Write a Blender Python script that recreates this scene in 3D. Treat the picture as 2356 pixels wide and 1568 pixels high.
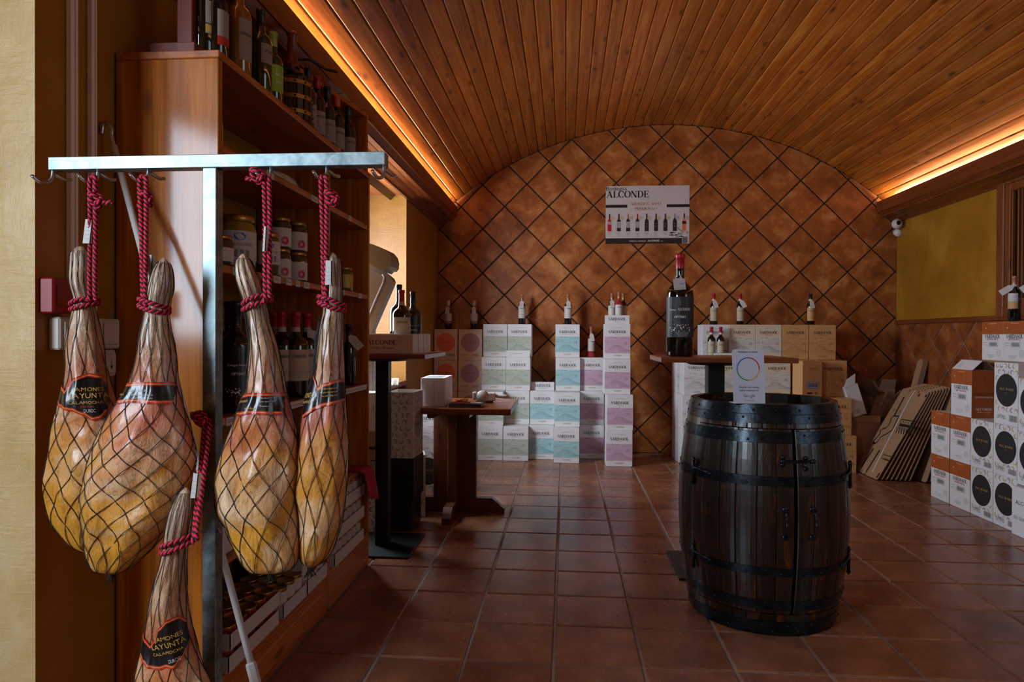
import bpy, math, random
from mathutils import Matrix, Vector
from mathutils import noise as mnz
random.seed(7)
PI = math.pi
SC = bpy.context.scene
COL = SC.collection
for _o in list(bpy.data.objects):
    bpy.data.objects.remove(_o)

# ------------------------------------------------------------------ camera
CAM_F, CAM_YAW, CAM_PITCH, CAM_ROLL, CAM_H = 1562.56, 0.0784678, -0.0076547, 0.0044860, 1.2212
cam_data = bpy.data.cameras.new('camera')
cam_data.sensor_fit = 'HORIZONTAL'
cam_data.sensor_width = 36.0
cam_data.lens = CAM_F / 2356 * 36.0
cam_data.clip_start = 0.05
cam = bpy.data.objects.new('camera', cam_data)
COL.objects.link(cam)
cam.matrix_world = (Matrix.Translation((0, 0, CAM_H)) @ Matrix.Rotation(CAM_YAW, 4, 'Z')
                    @ Matrix.Rotation(PI / 2 + CAM_PITCH, 4, 'X') @ Matrix.Rotation(CAM_ROLL, 4, 'Z'))
SC.camera = cam

# ------------------------------------------------------------------ world, daylight, exposure
world = bpy.data.worlds.new('sky')
SC.world = world
world.use_nodes = True
world.node_tree.nodes['Background'].inputs[0].default_value = (0.55, 0.72, 1.0, 1)
world.node_tree.nodes['Background'].inputs[1].default_value = 0.6
SC.view_settings.view_transform = 'Standard'
SC.view_settings.look = 'None'
SC.view_settings.gamma = 1.0
SC.view_settings.use_curve_mapping = False
SC.view_settings.exposure = 0.12


def area_light(name, loc, direction, sx, sy, energy, color, spread=PI):
    d = bpy.data.lights.new(name, 'AREA')
    d.shape = 'RECTANGLE'
    d.size, d.size_y = sx, sy
    d.energy = energy
    d.color = color
    d.spread = spread
    o = bpy.data.objects.new(name, d)
    COL.objects.link(o)
    o.location = loc
    o.rotation_euler = Vector(direction).to_track_quat('-Z', 'Y').to_euler()
    return o


DAY = (0.70, 0.85, 1.0)
WARM = (1.0, 0.76, 0.46)
# daylight entering through the three windows of the room (entrance window, alcove window, right-hand window)
area_light('daylight_entrance_window', (-2.33, -0.62, 1.86), (1, 0.25, -0.12), 1.25, 1.3, 105, DAY)
area_light('daylight_alcove_window', (-1.93, 4.68, 1.70), (1, 0.12, -0.20), 0.8, 1.15, 88, (0.80, 0.91, 1.0))
area_light('daylight_right_window', (3.30, 0.60, 1.75), (-1, 0.1, -0.08), 1.5, 1.3, 10, DAY)
# LED strips fixed behind the two cove fascias
area_light('cove_strip_light_left', (-1.228, 3.35, 2.545), (0.45, 0, 1), 7.5, 0.03, 52, WARM)
area_light('cove_strip_light_right', (3.223, 3.35, 2.545), (-0.45, 0, 1), 7.5, 0.03, 52, WARM)


# ------------------------------------------------------------------ helpers
def W(px, py, x=None, y=None, z=None):
    """point where the sight line of a photo pixel meets a plane of constant x, y or z"""
    u, v = (px - 1178) / CAM_F, -(py - 784) / CAM_F
    d = cam.matrix_world.to_3x3() @ Vector((u, v, -1))
    o = Vector((0, 0, CAM_H))
    i, val = (0, x) if x is not None else ((1, y) if y is not None else (2, z))
    return o + d * ((val - o[i]) / d[i])


def srgb(h):
    if isinstance(h, str):
        h = h.lstrip('#')
        c = [int(h[i:i + 2], 16) / 255 for i in (0, 2, 4)]
    else:
        c = [k / 255 for k in h]
    return tuple(k / 12.92 if k <= 0.04045 else ((k + 0.055) / 1.055) ** 2.4 for k in c) + (1,)


MATS = {}


def M(name):
    return MATS[name]


def new_mat(name):
    m = bpy.data.materials.new(name)
    m.use_nodes = True
    MATS[name] = m
    return m, m.node_tree, m.node_tree.nodes['Principled BSDF']


def coords(nt, scale=(1, 1, 1), rnd=0.0, src='Object', rot=(0, 0, 0)):
    N, L = nt.nodes, nt.links
    tc = N.new('ShaderNodeTexCoord')
    mp = N.new('ShaderNodeMapping')
    mp.inputs['Scale'].default_value = scale
    mp.inputs['Rotation'].default_value = rot
    if rnd:
        oi = N.new('ShaderNodeObjectInfo')
        mu = N.new('ShaderNodeMath'); mu.operation = 'MULTIPLY'; mu.inputs[1].default_value = rnd
        L.new(oi.outputs['Random'], mu.inputs[0])
        va = N.new('ShaderNodeVectorMath'); va.operation = 'ADD'
        L.new(tc.outputs[src], va.inputs[0]); L.new(mu.outputs[0], va.inputs[1])
        L.new(va.outputs[0], mp.inputs['Vector'])
    else:
        L.new(tc.outputs[src], mp.inputs['Vector'])
    return mp.outputs[0]


def noise(nt, vec, scale, detail=4, rough=0.55, dist=0.0):
    n = nt.nodes.new('ShaderNodeTexNoise')
    n.inputs['Scale'].default_value = scale
    n.inputs['Detail'].default_value = detail
    n.inputs['Roughness'].default_value = rough
    n.inputs['Distortion'].default_value = dist
    nt.links.new(vec, n.inputs['Vector'])
    return n.outputs['Fac']


def ramp(nt, fac, stops):
    r = nt.nodes.new('ShaderNodeValToRGB')
    e = r.color_ramp.elements
    while len(e) < len(stops):
        e.new(0.5)
    for k, (p, c) in enumerate(stops):
        e[k].position = p
        e[k].color = c if len(c) == 4 else tuple(c) + (1,)
    nt.links.new(fac, r.inputs[0])
    return r.outputs[0]


def mixc(nt, a, b, fac, mode='MIX'):
    n = nt.nodes.new('ShaderNodeMix')
    n.data_type = 'RGBA'
    n.blend_type = mode
    for sock, val in ((n.inputs[0], fac), (n.inputs[6], a), (n.inputs[7], b)):
        if hasattr(val, 'links'):
            nt.links.new(val, sock)
        else:
            sock.default_value = val
    return n.outputs[2]


def bump(nt, b, height, strength, dist=0.01):
    n = nt.nodes.new('ShaderNodeBump')
    n.inputs['Strength'].default_value = strength
    n.inputs['Distance'].default_value = dist
    nt.links.new(height, n.inputs['Height'])
    nt.links.new(n.outputs[0], b.inputs['Normal'])


def plain(name, col, rough=0.5, metal=0.0, coat=0.0, spec=0.5, var=0.0, vscale=6.0, bmp=0.0, emit=0.0):
    m, nt, b = new_mat(name)
    c = srgb(col) if isinstance(col, (str, list)) else col
    b.inputs['Base Color'].default_value = c
    b.inputs['Roughness'].default_value = rough
    b.inputs['Metallic'].default_value = metal
    b.inputs['Coat Weight'].default_value = coat
    b.inputs['Specular IOR Level'].default_value = spec
    if var or bmp:
        f = noise(nt, coords(nt, rnd=13.0), vscale)
    if var:
        lo = tuple(k * (1 - var) for k in c[:3]) + (1,)
        hi = tuple(min(1, k * (1 + var)) for k in c[:3]) + (1,)
        nt.links.new(ramp(nt, f, [(0.3, lo), (0.7, hi)]), b.inputs['Base Color'])
    if bmp:
        bump(nt, b, f, bmp)
    if emit:
        b.inputs['Emission Color'].default_value = c
        b.inputs['Emission Strength'].default_value = emit
    return m


def wood(name, dark, mid, light, axis='Y', rough=0.45, coat=0.15, fine=1.0, rnd=11.0, knots=True, tint=0.25, crough=.25, spec=.5):
    m, nt, b = new_mat(name)
    s = [14 * fine] * 3
    s['XYZ'.index(axis)] = 0.9 * fine
    v = coords(nt, tuple(s), rnd)
    f = noise(nt, v, 1.6, 6, 0.62, 0.6)
    c = ramp(nt, f, [(0.28, srgb(dark)), (0.5, srgb(mid)), (0.72, srgb(light))])
    s2 = [60 * fine] * 3
    s2['XYZ'.index(axis)] = 1.5 * fine
    g = noise(nt, coords(nt, tuple(s2), rnd), 1.5, 3)
    c = mixc(nt, c, ramp(nt, g, [(0.35, (0.55, 0.5, 0.45)), (0.65, (1.1, 1.08, 1.05))]), 0.5, 'MULTIPLY')
    if knots:
        s3 = [9.0] * 3
        s3['XYZ'.index(axis)] = 3.2
        vo = nt.nodes.new('ShaderNodeTexVoronoi')
        vo.inputs['Scale'].default_value = 1.0
        nt.links.new(coords(nt, tuple(s3), rnd), vo.inputs['Vector'])
        k = ramp(nt, vo.outputs['Distance'], [(0.06, (0.16, 0.09, 0.06)), (0.20, (1, 1, 1))])
        c = mixc(nt, c, k, 0.8, 'MULTIPLY')
    oi = nt.nodes.new('ShaderNodeObjectInfo')
    t = ramp(nt, oi.outputs['Random'], [(0.0, (1 - tint, 1 - tint, 1 - tint)), (1.0, (1 + tint, 1 + tint * .9, 1 + tint * .8))])
    c = mixc(nt, c, t, 1.0, 'MULTIPLY')
    nt.links.new(c, b.inputs['Base Color'])
    b.inputs['Roughness'].default_value = rough
    b.inputs['Coat Weight'].default_value = coat
    b.inputs['Coat Roughness'].default_value = crough
    b.inputs['Specular IOR Level'].default_value = spec
    bump(nt, b, g, 0.12, 0.002)
    return m


class MB:
    """collects shapes and links them as one mesh object"""

    def __init__(self):
        self.v, self.f, self.m, self.s = [], [], [], []

    def add(self, vs, fs, mat=0, smooth=False, X=None):
        o = len(self.v)
        if X is not None:
            vs = [X @ Vector(p) for p in vs]
        self.v += [tuple(p) for p in vs]
        self.f += [tuple(i + o for i in f) for f in fs]
        self.m += [mat] * len(fs)
        self.s += [smooth] * len(fs)
        return self

    def box(self, x0, y0, z0, x1, y1, z1, mat=0, X=None):
        vs = [(x, y, z) for x in (x0, x1) for y in (y0, y1) for z in (z0, z1)]
        fs = [(0, 1, 3, 2), (4, 6, 7, 5), (0, 4, 5, 1), (2, 3, 7, 6), (0, 2, 6, 4), (1, 5, 7, 3)]
        return self.add(vs, fs, mat, False, X)

    def cbox(self, x0, y0, z0, x1, y1, z1, c=0.003, mat=0, X=None):
        """box with chamfered edges"""
        lo, hi = (x0, y0, z0), (x1, y1, z1)
        idx, vs = {}, []
        for sx in (0, 1):
            for sy in (0, 1):
                for sz in (0, 1):
                    sg = (sx, sy, sz)
                    for ax in range(3):
                        p = []
                        for k in range(3):
                            e = hi[k] if sg[k] else lo[k]
                            p.append(e if k == ax else (e - c if sg[k] else e + c))
                        idx[(sg, ax)] = len(vs)
                        vs.append(tuple(p))
        fs = []
        for ax in range(3):
            a, b_ = [k for k in range(3) if k != ax]
            for s in (0, 1):
                q = []
                for (i, j) in ((0, 0), (1, 0), (1, 1), (0, 1)):
                    sg = [0, 0, 0]
                    sg[ax] = s; sg[a] = i; sg[b_] = j
                    q.append(idx[(tuple(sg), ax)])
                flip = (s == 1) == (ax == 1)
                fs.append(tuple(reversed(q)) if flip else tuple(q))
            for i in (0, 1):
                for j in (0, 1):
                    s0, s1 = [0, 0, 0], [0, 0, 0]
                    s1[ax] = 1
                    s0[a] = s1[a] = i
                    s0[b_] = s1[b_] = j
                    s0, s1 = tuple(s0), tuple(s1)
                    fs.append((idx[(s0, a)], idx[(s1, a)], idx[(s1, b_)], idx[(s0, b_)]))
        for sx in (0, 1):
            for sy in (0, 1):
                for sz in (0, 1):
                    sg = (sx, sy, sz)
                    fs.append(tuple(idx[(sg, ax)] for ax in range(3)))
        return self.add(vs, fs, mat, False, X)

    def lathe(self, prof, n=24, mat=0, c=(0, 0, 0), smooth=True, a0=0.0, a1=2 * PI, X=None):
        full = abs(a1 - a0 - 2 * PI) < 1e-6
        cnt = n if full else n + 1
        vs, fs = [], []
        for (r, z) in prof:
            for k in range(cnt):
                a = a0 + (a1 - a0) * k / n
                vs.append((c[0] + r * math.cos(a), c[1] + r * math.sin(a), c[2] + z))
        for i in range(len(prof) - 1):
            for k in range(n):
                k2 = (k + 1) % cnt
                fs.append((i * cnt + k, i * cnt + k2, (i + 1) * cnt + k2, (i + 1) * cnt + k))
        return self.add(vs, fs, mat, smooth, X)

    def tube(self, pts, r, n=8, mat=0, closed=False, smooth=True, X=None, cap=True):
        pts = [Vector(p) for p in pts]
        k = len(pts)
        rs = r if isinstance(r, (list, tuple)) else [r] * k
        vs, fs = [], []
        up = None
        for i, p in enumerate(pts):
            a = pts[i - 1] if (i > 0 or closed) else p
            b_ = pts[(i + 1) % k] if (i < k - 1 or closed) else p
            t = (b_ - a)
            t = t.normalized() if t.length > 1e-9 else Vector((0, 0, 1))
            if up is None:
                up = Vector((0, 0, 1)) if abs(t.z) < 0.9 else Vector((1, 0, 0))
            side = t.cross(up)
            if side.length < 1e-6:
                side = t.cross(Vector((1, 0.3, 0)))
            side.normalize()
            up = side.cross(t).normalized()
            for j in range(n):
                q = 2 * PI * j / n
                vs.append(p + (side * math.cos(q) + up * math.sin(q)) * rs[i])
        for i in range(k if closed else k - 1):
            i2 = (i + 1) % k
            for j in range(n):
                j2 = (j + 1) % n
                fs.append((i * n + j, i * n + j2, i2 * n + j2, i2 * n + j))
        if cap and not closed:
            fs.append(tuple(reversed(range(n))))
            fs.append(tuple((k - 1) * n + j for j in range(n)))
        return self.add(vs, fs, mat, smooth, X)

    def prism(self, poly, fn, w0, w1, mat=0, X=None):
        """polygon (u, v) swept along w; fn maps (u, v, w) to a point"""
        n = len(poly)
        vs = [fn(u, v, w0) for u, v in poly] + [fn(u, v, w1) for u, v in poly]
        fs = [tuple(reversed(range(n))), tuple(range(n, 2 * n))]
        for i in range(n):
            j = (i + 1) % n
            fs.append((i, j, n + j, n + i))
        return self.add(vs, fs, mat, False, X)

    def flat(self, polys, fn, mat=0, X=None):
        """flat polygons (lists of (u, v)) placed by fn(u, v)"""
        for p in polys:
            self.add([fn(u, v) for u, v in p], [tuple(range(len(p)))], mat, False, X)
        return self

    def mesh(self, name, mats):
        me = bpy.data.meshes.new(name)
        me.from_pydata(self.v, [], self.f)
        for m in (mats if isinstance(mats, (list, tuple)) else [mats]):
            me.materials.append(MATS[m])
        me.polygons.foreach_set('material_index', self.m)
        me.polygons.foreach_set('use_smooth', self.s)
        me.validate()
        me.update()
        return me

    def build(self, name, mats, parent=None, loc=None, rot=None):
        return obj(name, self.mesh(name, mats), parent, loc, rot)


def obj(name, me, parent=None, loc=None, rot=None):
    o = bpy.data.objects.new(name, me)
    COL.objects.link(o)
    if parent is not None:
        o.parent = parent
    if loc is not None:
        o.location = loc
    if rot is not None:
        o.rotation_euler = rot if isinstance(rot, (tuple, list)) else (0, 0, rot)
    return o


def tag(o, label, cat, group=None):
    o['label'] = label
    o['category'] = cat
    if group:
        o['group'] = group
    return o


def thing(name, label, cat, loc=(0, 0, 0), rot=0.0, group=None):
    return tag(obj(name, None, None, loc, rot), label, cat, group)


def struct(o):
    o['kind'] = 'structure'
    return o


# ------------------------------------------------------------------ lettering
_tc = {}


def sans(text):
    """outline of a line of text in the built-in typeface: (verts2d, faces, width) for cap height 1"""
    if text not in _tc:
        cu = bpy.data.curves.new('t', 'FONT')
        cu.body = text
        cu.resolution_u = 3
        ob = bpy.data.objects.new('t', cu)
        COL.objects.link(ob)
        me = ob.evaluated_get(bpy.context.evaluated_depsgraph_get()).to_mesh()
        vs = [(v.co.x / 0.69, v.co.y / 0.69) for v in me.vertices]
        fs = [tuple(p.vertices) for p in me.polygons]
        bpy.data.objects.remove(ob)
        bpy.data.curves.remove(cu)
        w = max([v[0] for v in vs] + [0.1])
        _tc[text] = (vs, fs, w)
    return _tc[text]


def _stroke(pts, thick, thin, wf=None):
    out = []
    n = len(pts)
    L = []
    for i, p in enumerate(pts):
        a, b_ = pts[max(0, i - 1)], pts[min(n - 1, i + 1)]
        tx, ty = b_[0] - a[0], b_[1] - a[1]
        l = math.hypot(tx, ty) or 1
        tx, ty = tx / l, ty / l
        w = wf(i / (n - 1)) if wf else thin + (thick - thin) * abs(ty) ** 1.5
        L.append(((p[0] - ty * w / 2, p[1] + tx * w / 2), (p[0] + ty * w / 2, p[1] - tx * w / 2)))
    for (a, b_), (c, d) in zip(L, L[1:]):
        out.append([b_, d, c, a])
    return out


def _arc(cx, cy, rx, ry, a0, a1, n=14):
    return [(cx + rx * math.cos(math.radians(a0 + (a1 - a0) * k / n)), cy + ry * math.sin(math.radians(a0 + (a1 - a0) * k / n))) for k in range(n + 1)]


def _glyph(ch):
    K, T = 0.19, 0.065

    def bar(x0, x1, y, w=T):
        return [[(x0, y - w / 2), (x1, y - w / 2), (x1, y + w / 2), (x0, y + w / 2)]]

    def stem(x, w=K, y0=0, y1=1, s0=True, s1=True, sw=0.11):
        r = [[(x - w / 2, y0), (x + w / 2, y0), (x + w / 2, y1), (x - w / 2, y1)]]
        if s0: r += bar(x - w / 2 - sw, x + w / 2 + sw, y0 + T / 2)
        if s1: r += bar(x - w / 2 - sw, x + w / 2 + sw, y1 - T / 2)
        return r

    def tick(x, y0, y1, w=T):
        return [[(x - w / 2, y0), (x + w / 2, y0), (x + w / 2, y1), (x - w / 2, y1)]]

    if ch == 'A': return _stroke([(.12, 0), (.42, 1)], K, K, lambda t: T) + _stroke([(.40, 1), (.72, 0)], K, K, lambda t: K) + bar(.2, .62, .33) + bar(0, .25, T / 2) + bar(.56, .88, T / 2), .9
    if ch == 'C': return _stroke(_arc(.42, .5, .36, .48, 48, 312, 20), K * 1.05, T) + tick(.70, .66, .98) + tick(.70, .04, .2), .84
    if ch == 'D': return stem(.2, sw=.1) + _stroke([(.2, .977), (.36, .977)] + _arc(.36, .5, .4, .477, 90, -90, 18) + [(.2, .023)], K * 1.05, T), .86
    if ch == 'E': return stem(.2, sw=.1) + bar(.2, .66, .977) + bar(.2, .52, .5) + bar(.2, .7, .023) + tick(.65, .74, 1) + tick(.69, 0, .28) + tick(.52, .38, .62), .78
    if ch == 'I': return stem(.2), .42
    if ch == 'L': return stem(.2, sw=.1) + bar(.2, .68, .023) + tick(.67, 0, .3), .74
    if ch == 'M': return stem(.12, T) + stem(.86, K) + _stroke([(.14, 1), (.48, .02)], K, K, lambda t: K) + _stroke([(.48, .02), (.82, 1)], K, K, lambda t: T), 1.06
    if ch == 'N': return stem(.14, T) + stem(.72, T, s0=False) + _stroke([(.14, 1), (.72, 0)], K, K, lambda t: K), .88
    if ch == 'O': return _stroke(_arc(.42, .5, .36, .48, 0, 360, 28), K * 1.05, T), .86
    if ch == 'P': return stem(.2, sw=.1) + _stroke([(.2, .977), (.38, .977)] + _arc(.38, .73, .28, .25, 90, -90, 12) + [(.2, .48)], K, T), .74
    if ch == 'R': return stem(.2, sw=.1) + _stroke([(.2, .977), (.38, .977)] + _arc(.38, .74, .27, .235, 90, -90, 12) + [(.2, .505)], K, T) + _stroke([(.4, .5), (.74, 0)], K, K, lambda t: K * .95) + bar(.66, .86, T / 2), .86
    if ch == 'S':
        p = _arc(.33, .74, .23, .24, 30, 250, 12) + _arc(.33, .25, .25, .23, 80, -150, 14)
        return _stroke(p, K, T, lambda t: T + (K - T) * math.exp(-((t - .47) / .22) ** 2)) + tick(.54, .72, .98) + tick(.08, .02, .28), .68
    if ch == 'T': return stem(.38, s1=False) + bar(.04, .72, .977) + tick(.06, .72, 1) + tick(.7, .72, 1), .76
    if ch == 'U': return stem(.2, s0=False, y0=.25) + stem(.7, T, s0=False, y0=.25) + _stroke(_arc(.45, .28, .25, .27, 180, 360, 12), K, T), .92
    return [], .4


def serif(text):
    vs, fs, x = [], [], 0.0
    for ch in text:
        polys, adv = _glyph(ch)
        for p in polys:
            o = len(vs)
            vs += [(x + a, b_) for a, b_ in p]
            fs.append(tuple(range(o, o + len(p))))
        x += adv
    return vs, fs, max(x - 0.06, 0.1)


def put_text(mb, t, fn, u, v, h, mat, align='c', w=None, rot=0.0):
    """t = sans()/serif() outline, baseline centre (u, v), cap height h; fn(u, v) gives the point"""
    vs, fs, tw = t
    sx = h if w is None else w / tw
    off = {'c': -tw / 2, 'l': 0.0, 'r': -tw}[align]
    ca, sa = math.cos(rot), math.sin(rot)
    out = []
    for a, b_ in vs:
        du, dv = (a + off) * sx, b_ * h
        out.append(fn(u + du * ca - dv * sa, v + du * sa + dv * ca))
    mb.add(out, fs, mat)


def rect(u0, v0, u1, v1):
    return [(u0, v0), (u1, v0), (u1, v1), (u0, v1)]


def disc(u, v, ru, rv=None, n=28, wob=0.0):
    rv = rv or ru
    return [(u + ru * (1 + wob * math.sin(5 * k) * .5) * math.cos(2 * PI * k / n), v + rv * (1 + wob * math.cos(7 * k) * .5) * math.sin(2 * PI * k / n)) for k in range(n)]


def ring(u, v, r0, r1, a0=0, a1=360, n=32):
    out = []
    for k in range(n):
        q0, q1 = math.radians(a0 + (a1 - a0) * k / n), math.radians(a0 + (a1 - a0) * (k + 1) / n)
        out.append([(u + r0 * math.cos(q0), v + r0 * math.sin(q0)), (u + r1 * math.cos(q0), v + r1 * math.sin(q0)),
                    (u + r1 * math.cos(q1), v + r1 * math.sin(q1)), (u + r0 * math.cos(q1), v + r0 * math.sin(q1))])
    return out


def line(pts, w):
    return _stroke(pts, w, w)


def barcode(u0, v0, u1, v1):
    rng = random.Random(3)
    out = []
    x = u0
    while x < u1:
        w = rng.uniform(.0012, .004)
        out.append(rect(x, v0, min(x + w, u1), v1))
        x += w + rng.uniform(.001, .003)
    return out

# ------------------------------------------------------------------ materials
def tile_mat(name, dark, mid, light, rough, bmp, spec=0.5, rnd=9.0, sc=5.0, tint=.08, fine=.3):
    m, nt, b = new_mat(name)
    v = coords(nt, (1, 1, 1), rnd)
    f = noise(nt, v, sc, 7, 0.62, 0.3)
    c = ramp(nt, f, [(0.30, srgb(dark)), (0.52, srgb(mid)), (0.74, srgb(light))])
    g = noise(nt, v, sc * 9, 5, 0.6)
    c = mixc(nt, c, ramp(nt, g, [(0.35, (0.72, 0.7, 0.68)), (0.6, (1.05, 1.05, 1.05))]), fine, 'MULTIPLY')
    oi = nt.nodes.new('ShaderNodeObjectInfo')
    c = mixc(nt, c, ramp(nt, oi.outputs['Random'], [(0, (1 - tint, 1 - tint, 1 - tint)), (1, (1 + tint, 1 + tint, 1 + tint))]), 1.0, 'MULTIPLY')
    nt.links.new(c, b.inputs['Base Color'])
    r = nt.nodes.new('ShaderNodeMapRange')
    r.inputs[3].default_value = rough - 0.07
    r.inputs[4].default_value = rough + 0.1
    nt.links.new(g, r.inputs[0])
    nt.links.new(r.outputs[0], b.inputs['Roughness'])
    b.inputs['Specular IOR Level'].default_value = spec
    bump(nt, b, noise(nt, coords(nt, (1, 1, 1), rnd), sc * 3, 6, 0.6), bmp, 0.004)


tile_mat('floor_tile', '#6e4432', '#8a573e', '#a36e50', 0.24, 0.12)
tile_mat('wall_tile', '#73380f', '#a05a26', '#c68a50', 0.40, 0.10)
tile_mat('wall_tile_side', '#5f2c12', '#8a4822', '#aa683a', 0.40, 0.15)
plain('floor_grout', '#8e8079', 0.85, var=.1, vscale=14)
plain('wall_grout', '#1d1815', 0.9)


def plaster(name, c0, c1, c2, bmp):
    m, nt, b = new_mat(name)
    v = coords(nt)
    f = noise(nt, v, 1.7, 6, 0.65, 0.4)
    c = ramp(nt, f, [(0.3, srgb(c0)), (0.52, srgb(c1)), (0.75, srgb(c2))])
    nt.links.new(c, b.inputs['Base Color'])
    b.inputs['Roughness'].default_value = 0.45
    s1 = noise(nt, coords(nt, (10, 10, 70), rot=(0.5, 0.5, 0.7)), 0.9, 4, 0.6, 0.7)
    s2 = noise(nt, coords(nt, (60, 60, 9), rot=(0.2, 0.6, 0.4)), 0.8, 4, 0.6, 0.7)
    k = noise(nt, v, 7.0, 3)
    h = mixc(nt, s1, s2, ramp(nt, k, [(0.42, (0, 0, 0)), (0.58, (1, 1, 1))]))
    h = mixc(nt, h, noise(nt, v, 13, 6, 0.65, 1.2), 0.5)
    bump(nt, b, h, bmp, 0.006)


plaster('plaster', '#885608', '#9d6812', '#b2802c', 0.5)
plaster('plaster_lit', '#ae8b4a', '#c4a66c', '#d8c49c', 1.0)  # paler copy of the plaster, with the window glare put into its colour
wood('plank_wood', '#843f0e', '#aa5d1a', '#c07a32', 'Y', 0.40, 0.2, tint=.18)
wood('trim_wood', '#5a260c', '#733510', '#85441a', 'Y', 0.42, 0.2, knots=True, tint=.06)
wood('shelf_wood_upright', '#843f08', '#b0610f', '#c98428', 'Z', 0.6, 0.6, fine=.8, tint=.05, crough=.13, spec=.15)
wood('shelf_wood', '#92461a', '#b36022', '#c57634', 'Y', 0.40, 0.25, fine=.8, tint=.06)
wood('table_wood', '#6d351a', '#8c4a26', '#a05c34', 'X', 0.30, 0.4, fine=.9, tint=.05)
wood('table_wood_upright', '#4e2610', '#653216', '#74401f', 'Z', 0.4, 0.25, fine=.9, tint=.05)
wood('frame_wood', '#5d2d0f', '#7b4018', '#8d5022', 'Z', 0.4, 0.25, tint=.05)
wood('dark_wood', '#2a1509', '#3a1e0e', '#4a2a15', 'Z', 0.4, 0.2, tint=.15)
wood('red_wood', '#5a1d10', '#74291a', '#843624', 'Z', 0.4, 0.2, tint=.05)
wood('pale_wood', '#a87d4e', '#bf9664', '#cda878', 'X', 0.5, 0.1, tint=.05)


def stave_mat():
    m, nt, b = new_mat('stave_wood')
    v = coords(nt, (1, 1, 0.25), 7.0)
    f = noise(nt, v, 13, 8, 0.75, 0.5)
    c = ramp(nt, f, [(0.42, srgb('#140b07')), (0.55, srgb('#2e160a')), (0.64, srgb('#643010')), (0.76, srgb('#b06a22'))])
    g = noise(nt, coords(nt, (90, 90, 6), 7.0), 1.0, 3)
    c = mixc(nt, c, ramp(nt, g, [(0.4, (0.55, 0.5, 0.5)), (0.6, (1, 1, 1))]), 0.8, 'MULTIPLY')
    oi = nt.nodes.new('ShaderNodeObjectInfo')
    c = mixc(nt, c, ramp(nt, oi.outputs['Random'], [(0, (.6, .6, .6)), (1, (1.15, 1.15, 1.15))]), 1.0, 'MULTIPLY')
    nt.links.new(c, b.inputs['Base Color'])
    b.inputs['Roughness'].default_value = 0.38
    b.inputs['Coat Weight'].default_value = 0.4
    b.inputs['Coat Roughness'].default_value = 0.2
    bump(nt, b, noise(nt, coords(nt, (40, 40, 8), 7.0), 1.0, 5), 0.5, 0.004)


stave_mat()
plain('black_iron', '#272d34', 0.27, 0.75, var=.5, vscale=25, bmp=.15)
plain('iron_rivet', '#2c2f33', 0.35, 0.9)


def galv():
    m, nt, b = new_mat('galvanised_steel')
    f = noise(nt, coords(nt, (1, 1, 1)), 30, 4, 0.6, 0.5)
    nt.links.new(ramp(nt, f, [(0.35, srgb('#6d7e82')), (0.65, srgb('#98a6a9'))]), b.inputs['Base Color'])
    b.inputs['Metallic'].default_value = 0.85
    r = nt.nodes.new('ShaderNodeMapRange')
    r.inputs[3].default_value = 0.3
    r.inputs[4].default_value = 0.55
    nt.links.new(f, r.inputs[0])
    nt.links.new(r.outputs[0], b.inputs['Roughness'])


galv()
plain('hook_steel', '#b9bdc0', 0.3, 0.95)


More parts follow.
